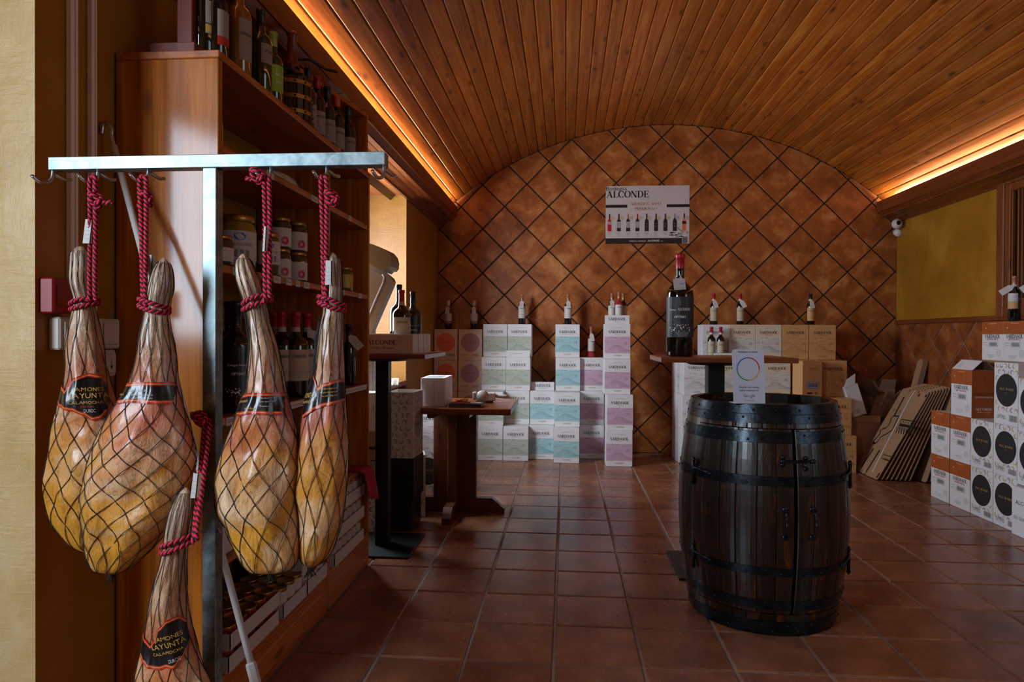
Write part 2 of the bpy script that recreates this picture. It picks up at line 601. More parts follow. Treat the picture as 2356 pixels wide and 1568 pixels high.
def ham_skin():
    m, nt, b = new_mat('ham_skin')
    tc = nt.nodes.new('ShaderNodeTexCoord')
    sp = nt.nodes.new('ShaderNodeSeparateXYZ')
    nt.links.new(tc.outputs['Generated'], sp.inputs[0])
    v = coords(nt, (1, 1, 1), 3.0)
    w = noise(nt, v, 9, 5, 0.6, 0.4)
    ad = nt.nodes.new('ShaderNodeMath'); ad.operation = 'MULTIPLY_ADD'
    ad.inputs[1].default_value = 0.42
    sb = nt.nodes.new('ShaderNodeMath'); sb.operation = 'SUBTRACT'; sb.inputs[1].default_value = 0.21
    nt.links.new(w, ad.inputs[0]); nt.links.new(sp.outputs['Z'], ad.inputs[2]); nt.links.new(ad.outputs[0], sb.inputs[0])
    c = ramp(nt, sb.outputs[0], [(0.0, srgb('#c2861f')), (0.16, srgb('#cf8f2a')), (0.34, srgb('#cc8a38')), (0.44, srgb('#c4743e')), (0.52, srgb('#b2553a')),
                                 (0.62, srgb('#b06a40')), (0.74, srgb('#b58a62')), (1.0, srgb('#c0a48c'))])
    p = noise(nt, v, 6, 6, 0.65, 0.8)
    c = mixc(nt, c, srgb('#e0c2a0'), ramp(nt, p, [(0.46, (0, 0, 0)), (0.68, (.8, .8, .8))]))
    d = noise(nt, coords(nt, (60, 60, 6), 3.0), 1.0, 4)
    dz = nt.nodes.new('ShaderNodeMath'); dz.operation = 'MULTIPLY'
    nt.links.new(ramp(nt, d, [(0.5, (0, 0, 0)), (0.62, (1, 1, 1))]), dz.inputs[0])
    nt.links.new(ramp(nt, sp.outputs['Z'], [(0.62, (0, 0, 0)), (0.8, (.38, .38, .38))]), dz.inputs[1])
    c = mixc(nt, c, srgb('#4a3222'), dz.outputs[0])
    # red-brown stains, grey bloom and thin dark creases of the cured rind
    e = noise(nt, coords(nt, (1, 1, 0.7), 8.0), 11, 6, 0.7, 1.2)
    c = mixc(nt, c, srgb('#8f4a22'), ramp(nt, e, [(0.58, (0, 0, 0)), (0.76, (.6, .6, .6))]))
    gq = noise(nt, coords(nt, (1, 1, 1), 21.0), 7, 7, 0.7, 1.0)
    c = mixc(nt, c, srgb('#a99a86'), ramp(nt, gq, [(0.62, (0, 0, 0)), (0.78, (.45, .45, .45))]))
    cr = noise(nt, coords(nt, (1.6, 1.6, 0.45), 4.0), 16, 5, 0.6, 1.6)
    c = mixc(nt, c, srgb('#6b3a1a'), ramp(nt, cr, [(0.475, (0, 0, 0)), (0.50, (.5, .5, .5)), (0.525, (0, 0, 0))]))
    nt.links.new(c, b.inputs['Base Color'])
    b.inputs['Roughness'].default_value = 0.42
    b.inputs['Coat Weight'].default_value = 0.4
    b.inputs['Coat Roughness'].default_value = 0.16
    b.inputs['Subsurface Weight'].default_value = 0.0
    h = mixc(nt, noise(nt, coords(nt, (1, 1, 0.4), 3.0), 24, 7, 0.65, 1.2), cr, 0.5)
    bump(nt, b, h, 0.8, 0.009)


ham_skin()
plain('net_cord', '#0e0e10', 0.7)
plain('rope_red', '#d81e42', 0.75)
plain('rope_black', '#141214', 0.8)
plain('label_black', '#0d0d10', 0.32, coat=.3)
plain('label_red', '#b5281c', 0.35)
plain('label_gold', '#c79a3a', 0.4)
plain('paper_white', '#c4bfba', 0.6)
plain('paper_cream', '#b5a892', 0.65)
plain('white_card', '#d6d4d6', 0.55, var=.03)
plain('grey_card', '#c9c2bc', 0.6, var=.04)
plain('cream_card', '#cdbda4', 0.6, var=.04)
plain('tan_card', '#c1905a', 0.6, var=.04)
plain('kraft', '#9a7657', 0.75, var=.06, vscale=3)
plain('kraft_dark', '#70503a', 0.8, var=.06, vscale=3)
plain('card_gap', '#3a332e', 0.9)
plain('ink', '#171210', 0.6)
plain('ink_soft', '#7d7a74', 0.6)
plain('ink_tan', '#8f6a3c', 0.6)
plain('ink_gold', '#b08b4a', 0.5)
plain('ink_white', '#e6e2da', 0.5)
plain('band_sage', '#b2b8ac', 0.6)
plain('band_teal', '#9fc3c8', 0.6)
plain('band_pink', '#c3a2b6', 0.6)
plain('ink_teal', '#5d8a92', 0.6)
plain('ink_pink', '#927088', 0.6)
plain('ink_sage', '#7c8778', 0.6)
plain('coral', '#d66a4c', 0.6)
plain('coral_soft', '#d8a892', 0.65)
plain('mauve', '#a8808e', 0.6)
plain('mauve_soft', '#c6b0ac', 0.65)
plain('peach_card', '#d2b9a4', 0.65)
plain('orange_card', '#a44f17', 0.55, var=.12, vscale=20)
plain('orange_deep', '#9a4a1c', 0.55)
plain('ink_brown', '#6d2f12', 0.6)
plain('grey_spot', '#8e9296', 0.6)
plain('gold_spot', '#b9a680', 0.6)
plain('black_spot', '#1d1e22', 0.5)
plain('black_card', '#131316', 0.4)


def glass_mat(name, col, rough=0.05, coat=0.5):
    plain(name, col, rough, 0.0, coat, 0.6)


glass_mat('glass_dark', '#0b0d0b')
glass_mat('glass_olive', '#2e2a12')
glass_mat('glass_amber', '#8a5a14')
glass_mat('glass_rose', '#a02634')
glass_mat('glass_jar', '#3b3420')
glass_mat('jar_olive', '#5d5222')
glass_mat('jar_yellow', '#8f7326')
plain('cap_black', '#15151a', 0.35)
plain('cap_red', '#a81426', 0.35)
plain('cap_orange', '#c9501e', 0.35)
plain('cap_navy', '#1a2338', 0.35)
plain('cap_green', '#93a53a', 0.4)
plain('cap_yellow', '#c7a92e', 0.4)
plain('cap_copper', '#b0785c', 0.35, .3)
plain('cap_silver', '#b9b3ac', 0.35, .5)
plain('cap_cream', '#c9b9a0', 0.4)
plain('lime', '#8fae2c', 0.5)
plain('brass', '#b08a3e', 0.35, 0.8)
plain('tin_gold', '#a8833c', 0.35, 0.85)
plain('tin_red', '#8e2a26', 0.4, .2)
plain('tin_white', '#c8c3bd', 0.45)
plain('plastic_white', '#c9c4c0', 0.35)
plain('plastic_grey', '#8d857f', 0.35)
plain('trunking', '#e6dad0', 0.5)
plain('alarm_red', '#8c0c16', 0.4)
plain('switch_white', '#c6beb4', 0.4)
plain('black_metal', '#0f0e0f', 0.45, 0.2)
plain('shrink_wrap', '#b7b0aa', 0.2)
plain('cloth_red', '#9c1228', 0.8)
plain('sign_acrylic', '#c9cede', 0.12, coat=.5)
plain('blue', '#2a62b8', 0.5)
plain('green', '#1f8a55', 0.5)
plain('red', '#c0243a', 0.5)
plain('amber', '#d8a24e', 0.5)
plain('poster_white', '#c6bcbc', 0.45)
plain('poster_dark', '#2a1a1c', 0.45)
plain('poster_rust', '#a86a48', 0.45)
plain('poster_grey', '#8d8585', 0.45)
plain('wine_red', '#c01828', 0.4)
plain('led', '#ffd9a0', 0.5, emit=4.0)
plain('twine', '#8a7a5c', 0.9)
plain('paper_dim', '#958c7e', 0.65)  # label paper darkened to stand for the shade above the shelving
plain('label_slate', '#26292f', 0.5)
plain('ink_dim', '#55585c', 0.5)
plain('poster_label', '#a39a9a', 0.5)
plain('magazine', '#3a3038', 0.35, var=.3, vscale=40)
plain('shadow_gap', '#120c08', 0.9)
plain('camera_lens', '#050506', 0.1)
plain('jute_red', '#7c1420', 0.8)

m_, nt_, b_p = new_mat('window_glass')
b_p.inputs['Base Color'].default_value = (0.85, 0.93, 1, 1)
b_p.inputs['Roughness'].default_value = 0.02
b_p.inputs['Transmission Weight'].default_value = 1.0
b_p.inputs['IOR'].default_value = 1.05
m_, nt_, b_p = new_mat('clear_wrap')
b_p.inputs['Base Color'].default_value = (0.9, 0.88, 0.86, 1)
b_p.inputs['Roughness'].default_value = 0.12
b_p.inputs['Alpha'].default_value = 0.25

# ------------------------------------------------------------------ the room shell
XL, XR, YB, YF = -1.37, 3.365, 7.22, -2.2
VX, VZ, VR = 1.0, -0.005, 3.44                    # vault axis and radius
T = 1 / 3
FX0, FY0 = -0.0397, -0.1349                       # floor grid offset


def clip_convex(poly, planes):
    """keep the part of a polygon with a*u + b*v <= c for every plane"""
    for a, b, c in planes:
        out = []
        for i, p in enumerate(poly):
            q = poly[(i + 1) % len(poly)]
            dp, dq = a * p[0] + b * p[1] - c, a * q[0] + b * q[1] - c
            if dp <= 0:
                out.append(p)
            if (dp < 0 < dq) or (dq < 0 < dp):
                t = dp / (dp - dq)
                out.append((p[0] + (q[0] - p[0]) * t, p[1] + (q[1] - p[1]) * t))
        poly = out
        if len(poly) < 3:
            return []
    return poly


def poly_area(p):
    return abs(sum(p[i][0] * p[(i + 1) % len(p)][1] - p[(i + 1) % len(p)][0] * p[i][1] for i in range(len(p)))) / 2


def tile_piece(mb, poly, fn, th=0.010, ch=0.004, mat=0):
    """flat tile with a chamfered front; fn(u, v, w): w = 0 back, w = th front"""
    cx, cy = sum(p[0] for p in poly) / len(poly), sum(p[1] for p in poly) / len(poly)
    ins = []
    for u, v in poly:
        l = math.hypot(u - cx, v - cy) or 1
        k = max(0.0, (l - ch * 1.4) / l)
        ins.append((cx + (u - cx) * k, cy + (v - cy) * k))
    n = len(poly)
    vs = [fn(u, v, 0) for u, v in poly] + [fn(u, v, th - ch) for u, v in poly] + [fn(u, v, th) for u, v in ins]
    fs = [tuple(2 * n + i for i in range(n))]
    for i in range(n):
        j = (i + 1) % n
        fs += [(i, j, n + j, n + i), (n + i, n + j, 2 * n + j, 2 * n + i)]
    return mb.add(vs, fs, mat)


# floor: grout slab with single tiles on it
floor = struct(MB().box(-2.75, YF - .3, -0.15, XR + .3, YB + .3, -0.006).build('floor', 'floor_grout'))
ft = tile_piece(MB(), rect(-.1605, -.1605, .1605, .1605), lambda u, v, w: (u, v, w - .010)).mesh('tile', 'floor_tile')
rest = MB()
for i in range(-8, 12):
    for j in range(-7, 23):
        cx, cy = FX0 + (i + .5) * T, FY0 + (j + .5) * T
        if cx < -2.6 or cx > XR + .1 or cy > YB + .1 or cy < YF:
            continue
        px = cx / max(cy, .1)
        if -1.37 < cx and 2.1 < cy:
            if cx < -1.1 and cy < 3.5:
                continue
            x1, y1 = cx + .1605, cy + .1605
            if x1 > XR or y1 > YB:
                poly = clip_convex(rect(cx - .1605, cy - .1605, x1, y1), [(1, 0, XR - .002), (0, 1, YB - .002)])
                if poly and poly_area(poly) > .001:
                    tile_piece(MB(), [(u - cx, v - cy) for u, v in poly], lambda u, v, w: (u, v, w - .010)).build('tile', 'floor_tile', floor, (cx, cy, 0))
            else:
                obj('tile', ft, floor, (cx, cy, random.uniform(-.0006, .0004)))
        else:
            poly = clip_convex(rect(cx - .1605, cy - .1605, cx + .1605, cy + .1605), [(1, 0, XR - .002), (0, 1, YB - .002)])
            if poly:
                tile_piece(rest, poly, lambda u, v, w: (u, v, w - .010))
r_ = rest.build('tile_field', 'floor_tile', floor)
r_['kind'] = 'stuff'

# back wall: slab plus diagonal tiles, cut to the arch
wall_back = struct(MB().box(XL - .4, YB + .008, -.1, XR + .4, YB + .25, 3.9).build('wall_back', 'wall_grout'))
planes = [(-1, 0, -XL - .002), (1, 0, XR - .002), (0, -1, 0)]
for k in range(-9, 10):
    a = math.radians(k * 4.6)
    planes.append((math.sin(a), math.cos(a), (VR - .004) + VX * math.sin(a) + VZ * math.cos(a)))
DP = 0.4714
GX, GZ = -1.123, 2.598
hd = DP / 2 - .0085
full_b = tile_piece(MB(), [(0, -hd), (hd, 0), (0, hd), (-hd, 0)], lambda u, v, w: (u, .010 - w, v)).mesh('tile', 'wall_tile')
for i in range(-3, 14):
    for j in range(-14, 6):
        for sh in (0, .5):
            cx, cz = GX + (i + sh) * DP, GZ + DP / 2 + (j + sh) * DP
            poly = [(cx, cz - hd), (cx + hd, cz), (cx, cz + hd), (cx - hd, cz)]
            cp = clip_convex(poly, planes)
            if not cp or poly_area(cp) < .0006:
                continue
            if poly_area(cp) > .999 * poly_area(poly):
                obj('tile', full_b, wall_back, (cx, YB, cz), (0, 0, 0))
            else:
                tile_piece(MB(), [(u - cx, v - cz) for u, v in cp], lambda u, v, w: (u, .010 - w, v)).build('tile', 'wall_tile', wall_back, (cx, YB, cz))

# right wall: plaster over a tiled dado with a wooden rail
RY0, RY1, RZ0, RZ1 = 4.35, 5.42, 1.52, 2.33       # display window in the right wall
WY0, WY1, WZ0, WZ1 = -.2, 1.4, 1.0, 2.5           # right-hand window near the entrance
m = MB()
for (y0, y1, z0, z1) in ((YF, WY0, 0, 2.6), (WY1, RY0, 0, 2.6), (RY1, YB + .01, 0, 2.6), (WY0, WY1, 0, WZ0), (WY0, WY1, WZ1, 2.6), (RY0, RY1, 0, RZ0), (RY0, RY1, RZ1, 2.6)):
    m.box(XR, y0, z0, XR + .3, y1, z1)
m.box(XR + .29, RY0, RZ0, XR + .3, RY1, RZ1)
wall_right = struct(m.build('wall_right', 'plaster'))
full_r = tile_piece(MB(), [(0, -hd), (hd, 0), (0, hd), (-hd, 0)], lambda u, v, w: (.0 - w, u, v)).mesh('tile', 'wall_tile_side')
back_r = MB().box(XR - .004, 1.5, 0, XR + .002, YB, 1.36).build('grout_bed', 'floor_grout', wall_right)
dado_rest = MB()
for i in range(-12, 4):
    for j in range(-4, 2):
        for sh in (0, .5):
            cy, cz = 6.5 + (i + sh) * DP, 1.171 + DP / 2 + (j + sh) * DP
            poly = [(cy, cz - hd), (cy + hd, cz), (cy, cz + hd), (cy - hd, cz)]
            cp = clip_convex(poly, [(1, 0, YB - .012), (-1, 0, -1.5), (0, 1, 1.352), (0, -1, 0)])
            if not cp or poly_area(cp) < .0006:
                continue
            if cy < 4.3:
                tile_piece(dado_rest, cp, lambda u, v, w: (XR - .003 - w, u, v))
            elif poly_area(cp) > .999 * poly_area(poly):
                obj('tile', full_r, wall_right, (XR - .003, cy, cz))
            else:
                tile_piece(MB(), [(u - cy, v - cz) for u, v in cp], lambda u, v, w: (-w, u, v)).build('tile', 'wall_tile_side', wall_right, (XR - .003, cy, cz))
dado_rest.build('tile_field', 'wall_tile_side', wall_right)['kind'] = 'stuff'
rail = struct(MB().cbox(XR - .024, 1.5, 1.352, XR, YB - .012, 1.396, .004).build('trim_3', 'trim_wood'))
# wooden casing round the display window
fr = MB()
fw = .13
for (y0, y1, z0, z1) in ((RY1 - .0, RY1 + fw, RZ0 - fw, RZ1 + fw), (RY0 - fw, RY0, RZ0 - fw, RZ1 + fw), (RY0, RY1, RZ1, RZ1 + fw), (RY0, RY1, RZ0 - fw, RZ0)):
    fr.cbox(XR - .02, y0, z0, XR + .001, y1, z1, .004)
for (y0, y1, z0, z1) in ((RY1 + .055, RY1 + fw + .012, RZ0 - fw - .012, RZ1 + fw + .012), (RY0 - fw - .012, RY0 - .055, RZ0 - fw - .012, RZ1 + fw + .012), (RY0 - .06, RY1 + .06, RZ1 + .055, RZ1 + fw + .012), (RY0 - .06, RY1 + .06, RZ0 - fw - .012, RZ0 - .055)):
    fr.cbox(XR - .034, y0, z0, XR + .001, y1, z1, .006)
w3 = struct(fr.build('window_3', 'frame_wood'))
nb = MB()
nb.box(XR + .02, RY0, RZ0, XR + .26, RY0 + .012, RZ1).box(XR + .02, RY1 - .012, RZ0, XR + .26, RY1, RZ1)
nb.box(XR + .02, RY0, RZ0, XR + .26, RY1, RZ0 + .012).box(XR + .02, RY0, RZ1 - .012, XR + .26, RY1, RZ1)
nb.box(XR + .25, RY0, RZ0, XR + .262, RY1, RZ1).box(XR + .06, RY0, 1.93, XR + .25, RY1, 1.95)
nb.build('display_case', 'dark_wood', w3)
for dy in (0.0, .045, .075):
    MB().cbox(XR - .012 + dy * .3, RY1 - .02 - dy, RZ0, XR + .01 + dy * .3, RY1 - .005 - dy, RZ1, .002).build('glazing_bead', 'frame_wood', w3)


def window_frame(name, axis_x, y0, y1, z0, z1, inward, bars=1):
    m = MB()
    x0, x1 = (axis_x - .03, axis_x + .03)
    t = .055
    m.cbox(x0, y0, z0, x1, y0 + t, z1, .004).cbox(x0, y1 - t, z0, x1, y1, z1, .004)
    m.cbox(x0, y0 + t, z0, x1, y1 - t, z0 + t, .004).cbox(x0, y0 + t, z1 - t, x1, y1 - t, z1, .004)
    for k in range(bars):
        yc = y0 + (y1 - y0) * (k + 1) / (bars + 1)
        m.cbox(x0 + .008, yc - .025, z0 + t, x1 - .008, yc + .025, z1 - t, .004)
    w = struct(m.build(name, 'frame_wood'))
    for k in range(bars + 1):
        ya, yb = y0 + (y1 - y0) * k / (bars + 1) + .03, y0 + (y1 - y0) * (k + 1) / (bars + 1) - .03
        MB().box(axis_x - .004, ya, z0 + t, axis_x + .004, yb, z1 - t).build('pane', 'window_glass', w)
    return w


# left side: entrance wall, long wall, alcove, pier
VXL = -2.42
AY0, AY1, AX = 3.98, 5.765, -2.0                 # alcove
m = MB()
m.box(XL - .3, 1.66, 0, XL, AY0, 2.6)            # long wall behind the shelving
m.box(XL - .3, AY1, 0, XL, YB + .01, 2.6)        # pier at the back
wall_left = struct(m.build('wall_left', 'plaster'))
m = MB()
m.box(AX - .3, AY0 - .3, 0, XL - .3, AY0, 2.6).box(AX - .3, AY1, 0, XL - .3, AY1 + .3, 2.6)
m.box(AX - .3, AY0, 0, AX, 4.25, 2.6).box(AX - .3, 5.12, 0, AX, AY1, 2.6).box(AX - .3, 4.25, 0, AX, 5.12, 1.05).box(AX - .3, 4.25, 2.32, AX, 5.12, 2.6)
struct(m.build('wall_alcove', 'plaster'))
window_frame('window_2', AX - .12, 4.25, 5.12, 1.05, 2.32, 1)
struct(MB().box(AX, AY0, 2.43, XL, AY1, 2.47).build('trim_4', 'shelf_wood'))
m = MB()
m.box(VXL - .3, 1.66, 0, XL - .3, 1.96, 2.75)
struct(m.build('wall_entrance', 'plaster_lit'))
struct(MB().box(XL - .302, 1.658, 0, XL - .0005, 1.664, 2.6).build('wall_end', 'plaster_lit'))
m = MB()
for (y0, y1, z0, z1) in ((YF, -1.3, 0, 2.75), (.05, 1.67, 0, 2.75), (-1.3, .05, 0, 1.15), (-1.3, .05, 2.57, 2.75)):
    m.box(VXL - .3, y0, z0, VXL, y1, z1)
struct(m.build('wall_side', 'plaster'))
window_frame('window_1', VXL - .12, -1.3, .05, 1.15, 2.57, 1, 1)
window_frame('window_4', XR + .14, WY0, WY1, WZ0, WZ1, -1, 1)
struct(MB().box(VXL - .3, YF - .25, 0, XR + .3, YF, 3.9).build('wall_front', 'plaster'))
struct(MB().box(VXL - .3, YF, 2.6, XL, 1.97, 2.75).build('ceiling_entrance', 'plaster'))

# vault of tongue-and-groove boards
NPL = 52
amax = math.asin((XR - VX + .03) / VR)
shell = MB()
na = 40
vs, fs = [], []
for k in range(na + 1):
    a = -amax - .04 + (2 * amax + .08) * k / na
    for y in (YF - .05, YB + .2):
        vs.append((VX + (VR + .025) * math.sin(a), y, VZ + (VR + .025) * math.cos(a)))
for k in range(na):
    fs.append((2 * k, 2 * k + 1, 2 * k + 3, 2 * k + 2))
shell.add(vs, fs)  # unseen backing shell added behind the boards to block light
ceiling = struct(shell.build('ceiling', 'dark_wood'))
da = 2 * amax / NPL
pw = VR * math.tan(da / 2)
prof = [(-pw + .0012, VR + .018), (-pw + .0012, VR + .0085), (-pw + .0085, VR + .0015), (-pw * .2, VR), (pw * .2, VR), (pw - .0085, VR + .0015), (pw - .0012, VR + .0085), (pw - .0012, VR + .018)]
plank = MB().prism(prof, lambda u, v, w: (u, w, v), YF, YB).mesh('plank', 'plank_wood')
for k in range(NPL):
    obj('plank', plank, ceiling, (VX, 0, VZ), (0, -amax + (k + .5) * da, 0))

# coves: fascia, trough and crown moulding on both sides
for nm, sgn, xw in (('trim_1', 1, XL), ('trim_2', -1, XR)):
    def pt(u, v, w, s=sgn, x=xw):
        return (x + s * u, w, v)
    m = MB()
    m.prism([(0, 2.445), (.165, 2.445), (.165, 2.462), (0, 2.462)], pt, YF, YB - .012)
    m.prism([(.165, 2.488), (.205, 2.488), (.205, 2.60), (.185, 2.60), (.185, 2.50), (.165, 2.50)], pt, YF, YB - .012)
    m.prism([(0, 2.39), (.02, 2.39), (.03, 2.405), (.06, 2.42), (.085, 2.436), (.12, 2.442), (.14, 2.455), (.165, 2.46), (.195, 2.488), (.165, 2.50), (.15, 2.462), (0, 2.462)], pt, YF, YB - .012)
    tr = struct(m.build(nm, 'trim_wood'))
    l = MB()
    l.cbox(*sorted([xw + sgn * .075, xw + sgn * .100])[:1], YF + .2, 2.463, sorted([xw + sgn * .075, xw + sgn * .100])[1], YB - .35, 2.468, .001)
    l.build('led_strip', 'led', tr)

# ------------------------------------------------------------------ cartons and their prints
CW, CH, CD = .245, .334, .25


def front(u, v):
    return (u, -.0007, v)


def sardasol_print(band, ink, sub, subink, w=CW, h=CH, word='ink', base_ink='ink_gold'):
    mats = [band, ink, word, subink, base_ink, 'ink_soft']
    m = MB()
    f2 = lambda u, v: (u, -.0004, v)
    f1 = front
    c = w / 2
    if band:
        m.flat([rect(.001, .155 * h, w - .001, .635 * h)], f2, 0)
    put_text(m, sans('VINEDOS Y BODEGAS'), f1, c, .885 * h, .0042, 5, w=.085)
    put_text(m, serif('SARDASOL'), f1, c, .735 * h, .0265, 2, w=.168)
    put_text(m, sans(sub), f1, c, .69 * h, .0075, 3, w=min(.0095 * len(sub), .12))
    put_text(m, serif('ALCONDE'), f1, c, .075 * h, .0125, 4, w=.075)
    put_text(m, sans('1956'), f1, c, .05 * h, .004, 5)
    # hand-written case mark
    rng = random.Random(len(sub) * 7 + 3)
    for u0, n in ((.21 * w, 5), (.37 * w, 6)):
        p = [(u0 + i * .0052, .612 * h + rng.uniform(-.004, .004)) for i in range(n)]
        m.flat(line(p, .0022), f1, 2)
    # engraved vineyard: ridge, far rows, tree, fan of vine rows
    def q(*p):
        return [(a * w, b * h) for a, b in p]
    lw = .0011
    m.flat(line(q((.0, .535), (.12, .54), (.25, .528), (.4, .53), (.55, .535), (.68, .545), (.8, .555), (.93, .56), (1, .553)), lw), f1, 1)
    m.flat(line(q((.6, .575), (.68, .59), (.74, .583), (.82, .597), (.9, .59), (.98, .6)), lw * 2.4), f1, 1)
    m.flat(line(q((0, .50), (.2, .492), (.45, .5), (.7, .49), (1, .505)), lw), f1, 1)
    m.flat(line(q((0, .455), (.22, .46), (.5, .452), (.75, .462), (1, .47)), lw), f1, 1)
    m.flat(line(q((0, .40), (.3, .395), (.6, .38), (.85, .36), (1, .33)), lw), f1, 1)
    for i in range(9):
        m.flat([disc((.33 + .052 * i) * w, (.432 - .006 * abs(i - 4) + .01) * h, .0028, n=8)], f1, 1)
    for (tu, tv, r) in ((.85, .46, .0135), (.80, .445, .009), (.89, .44, .009), (.28, .475, .010), (.06, .47, .009), (.13, .468, .008)):
        for k in range(5):
            m.flat(ring(tu * w + rng.uniform(-.4, .4) * r, tv * h + rng.uniform(-.4, .4) * r, r * .55, r * .55 + .001, rng.uniform(0, 180), rng.uniform(200, 360), 8), f1, 1)
    m.flat([rect(.847 * w, .39 * h, .855 * w, .45 * h)], f1, 1)
    vp = (.42, .42)
    for i in range(13):
        e = (-.05 + .1 * i, .16)
        a0 = .12 if i % 2 else .2
        p0 = (vp[0] + (e[0] - vp[0]) * a0, vp[1] + (e[1] - vp[1]) * a0)
        p1 = e
        if p1[0] < 0.01:
            t = (0.01 - p0[0]) / (p1[0] - p0[0]); p1 = (0.01, p0[1] + (p1[1] - p0[1]) * t)
        if p1[0] > .99:
            t = (.99 - p0[0]) / (p1[0] - p0[0]); p1 = (.99, p0[1] + (p1[1] - p0[1]) * t)
        m.flat(line(q(p0, p1), lw * 1.7), f1, 1)
    for i in range(6):
        u0 = .52 + .08 * i
        m.flat(line(q((u0, .30 - .012 * i), (min(u0 + .1, .99), .285 - .012 * i)), lw * 1.6), f1, 1)
        m.flat(line(q((.55 + .07 * i, .215), (min(.62 + .075 * i, .99), .235), (min(.66 + .075 * i, .99), .21)), lw * 1.4), f1, 1)
    return m.mesh('front_print', [x or 'paper_white' for x in mats])


def alconde_print(spot, soft, text, w=CW, h=.32):
    m = MB()
    f2 = lambda u, v: (u, -.0004, v)
    rng = random.Random(hash(spot) % 7 + 5)
    for (u, v) in ((.05, .93), (.2, .95), (.4, .97), (.62, .95), (.8, .96), (.93, .9), (.05, .75), (.95, .72), (.04, .55), (.95, .5), (.06, .36), (.93, .3), (.25, .32), (.75, .3)):
        m.flat([disc(u * w, v * h, rng.uniform(.006, .011), rng.uniform(.004, .009), 10, .5)], f2, 1)
    m.flat([disc(w / 2, .58 * h, .40 * w, None, 36)], front, 0)
    put_text(m, sans('ALC'), lambda u, v: (u, -.001, v), w * .355, .575 * h, .0115, 2, w=.042)
    put_text(m, sans('NDE'), lambda u, v: (u, -.001, v), w * .665, .575 * h, .0115, 2, w=.045)
    f3 = lambda u, v: (u, -.001, v)
    m.flat(ring(w * .505, .595 * h, .002, .0065, -120, 140, 12), f3, 2)
    put_text(m, sans('1956'), f3, w / 2, .535 * h, .005, 2)
    put_text(m, sans(text), front, .27 * w, .145 * h, .017, 3, w=.085)
    put_text(m, sans('750 ml'), front, .27 * w, .11 * h, .005, 3)
    m.flat(line(rect(.56 * w, .125 * h, .92 * w, .215 * h) + [(.56 * w, .125 * h)], .0015), front, 3)
    m.flat(barcode(.585 * w, .14 * h, .895 * w, .2 * h), front, 3)
    put_text(m, sans('Vinedos y Bodegas Alconde'), front, .6 * w, .07 * h, .004, 0, w=.13)
    return m.mesh('front_print', [spot, soft, 'ink', 'ink_soft'])


def crescents(m, w, h, f, mats, seed, skip=None):
    rng = random.Random(seed)
    nx, ny = max(3, round(w / .042)), max(5, round(h / .042))
    for i in range(nx):
        for j in range(ny):
            u, v = (i + .5 + (.25 if j % 2 else -.2)) / nx * w, (j + .5) / ny * h
            r = .0165
            if u - r < -.001 or u + r > w + .001 or v - r < -.001 or v + r > h + .001:
                continue
            if skip and skip(u, v):
                continue
            a = rng.uniform(0, 360)
            col = mats[(i + j) % len(mats)]
            pts = []
            for k in range(9):
                q = math.radians(a + k * 27)
                pts.append((u + r * math.cos(q), v + r * math.sin(q)))
            for k in range(9):
                q = math.radians(a + (8 - k) * 27)
                pts.append((u - r * .42 * math.cos(math.radians(a + 108)) + r * .72 * math.cos(q), v - r * .42 * math.sin(math.radians(a + 108)) + r * .72 * math.sin(q)))
            n = 9
            quads = [[pts[k], pts[k + 1], pts[17 - k - 1], pts[17 - k]] for k in range(n - 1)]
            m.flat(quads, f, col)


def optimo_print(w=.25, h=CH, text=True):
    m = MB()
    f2 = lambda u, v: (u, -.0004, v)
    f3 = lambda u, v: (u, -.0010, v)
    crescents(m, w, h, f2, (0, 1), 4, lambda u, v: ((u - w / 2) / (.455 * w)) ** 2 + ((v - .56 * h) / (.455 * w)) ** 2 < 1 or v < .18 * h)
    m.flat([disc(w / 2, .56 * h, .42 * w, None, 36)], front, 2)
    put_text(m, sans('ALC'), f3, w * .34, .56 * h, .014, 3, w=.052)
    put_text(m, sans('NDE'), f3, w * .675, .56 * h, .014, 3, w=.055)
    m.flat(ring(w * .505, .58 * h, .0025, .0075, -120, 140, 12), f3, 3)
    put_text(m, sans('1956'), f3, w / 2, .51 * h, .005, 3)
    if text:
        put_text(m, sans('OPTIMO'), front, .30 * w, .09 * h, .026, 4, w=.085)
        m.flat(line([(.155 * w, .182 * h), (.18 * w, .2 * h)], .003), front, 4)
        m.flat(barcode(.62 * w, .07 * h, .93 * w, .17 * h), front, 4)
    return m.mesh('front_print', ['grey_spot', 'gold_spot', 'black_spot', 'ink_gold', 'ink_soft'])


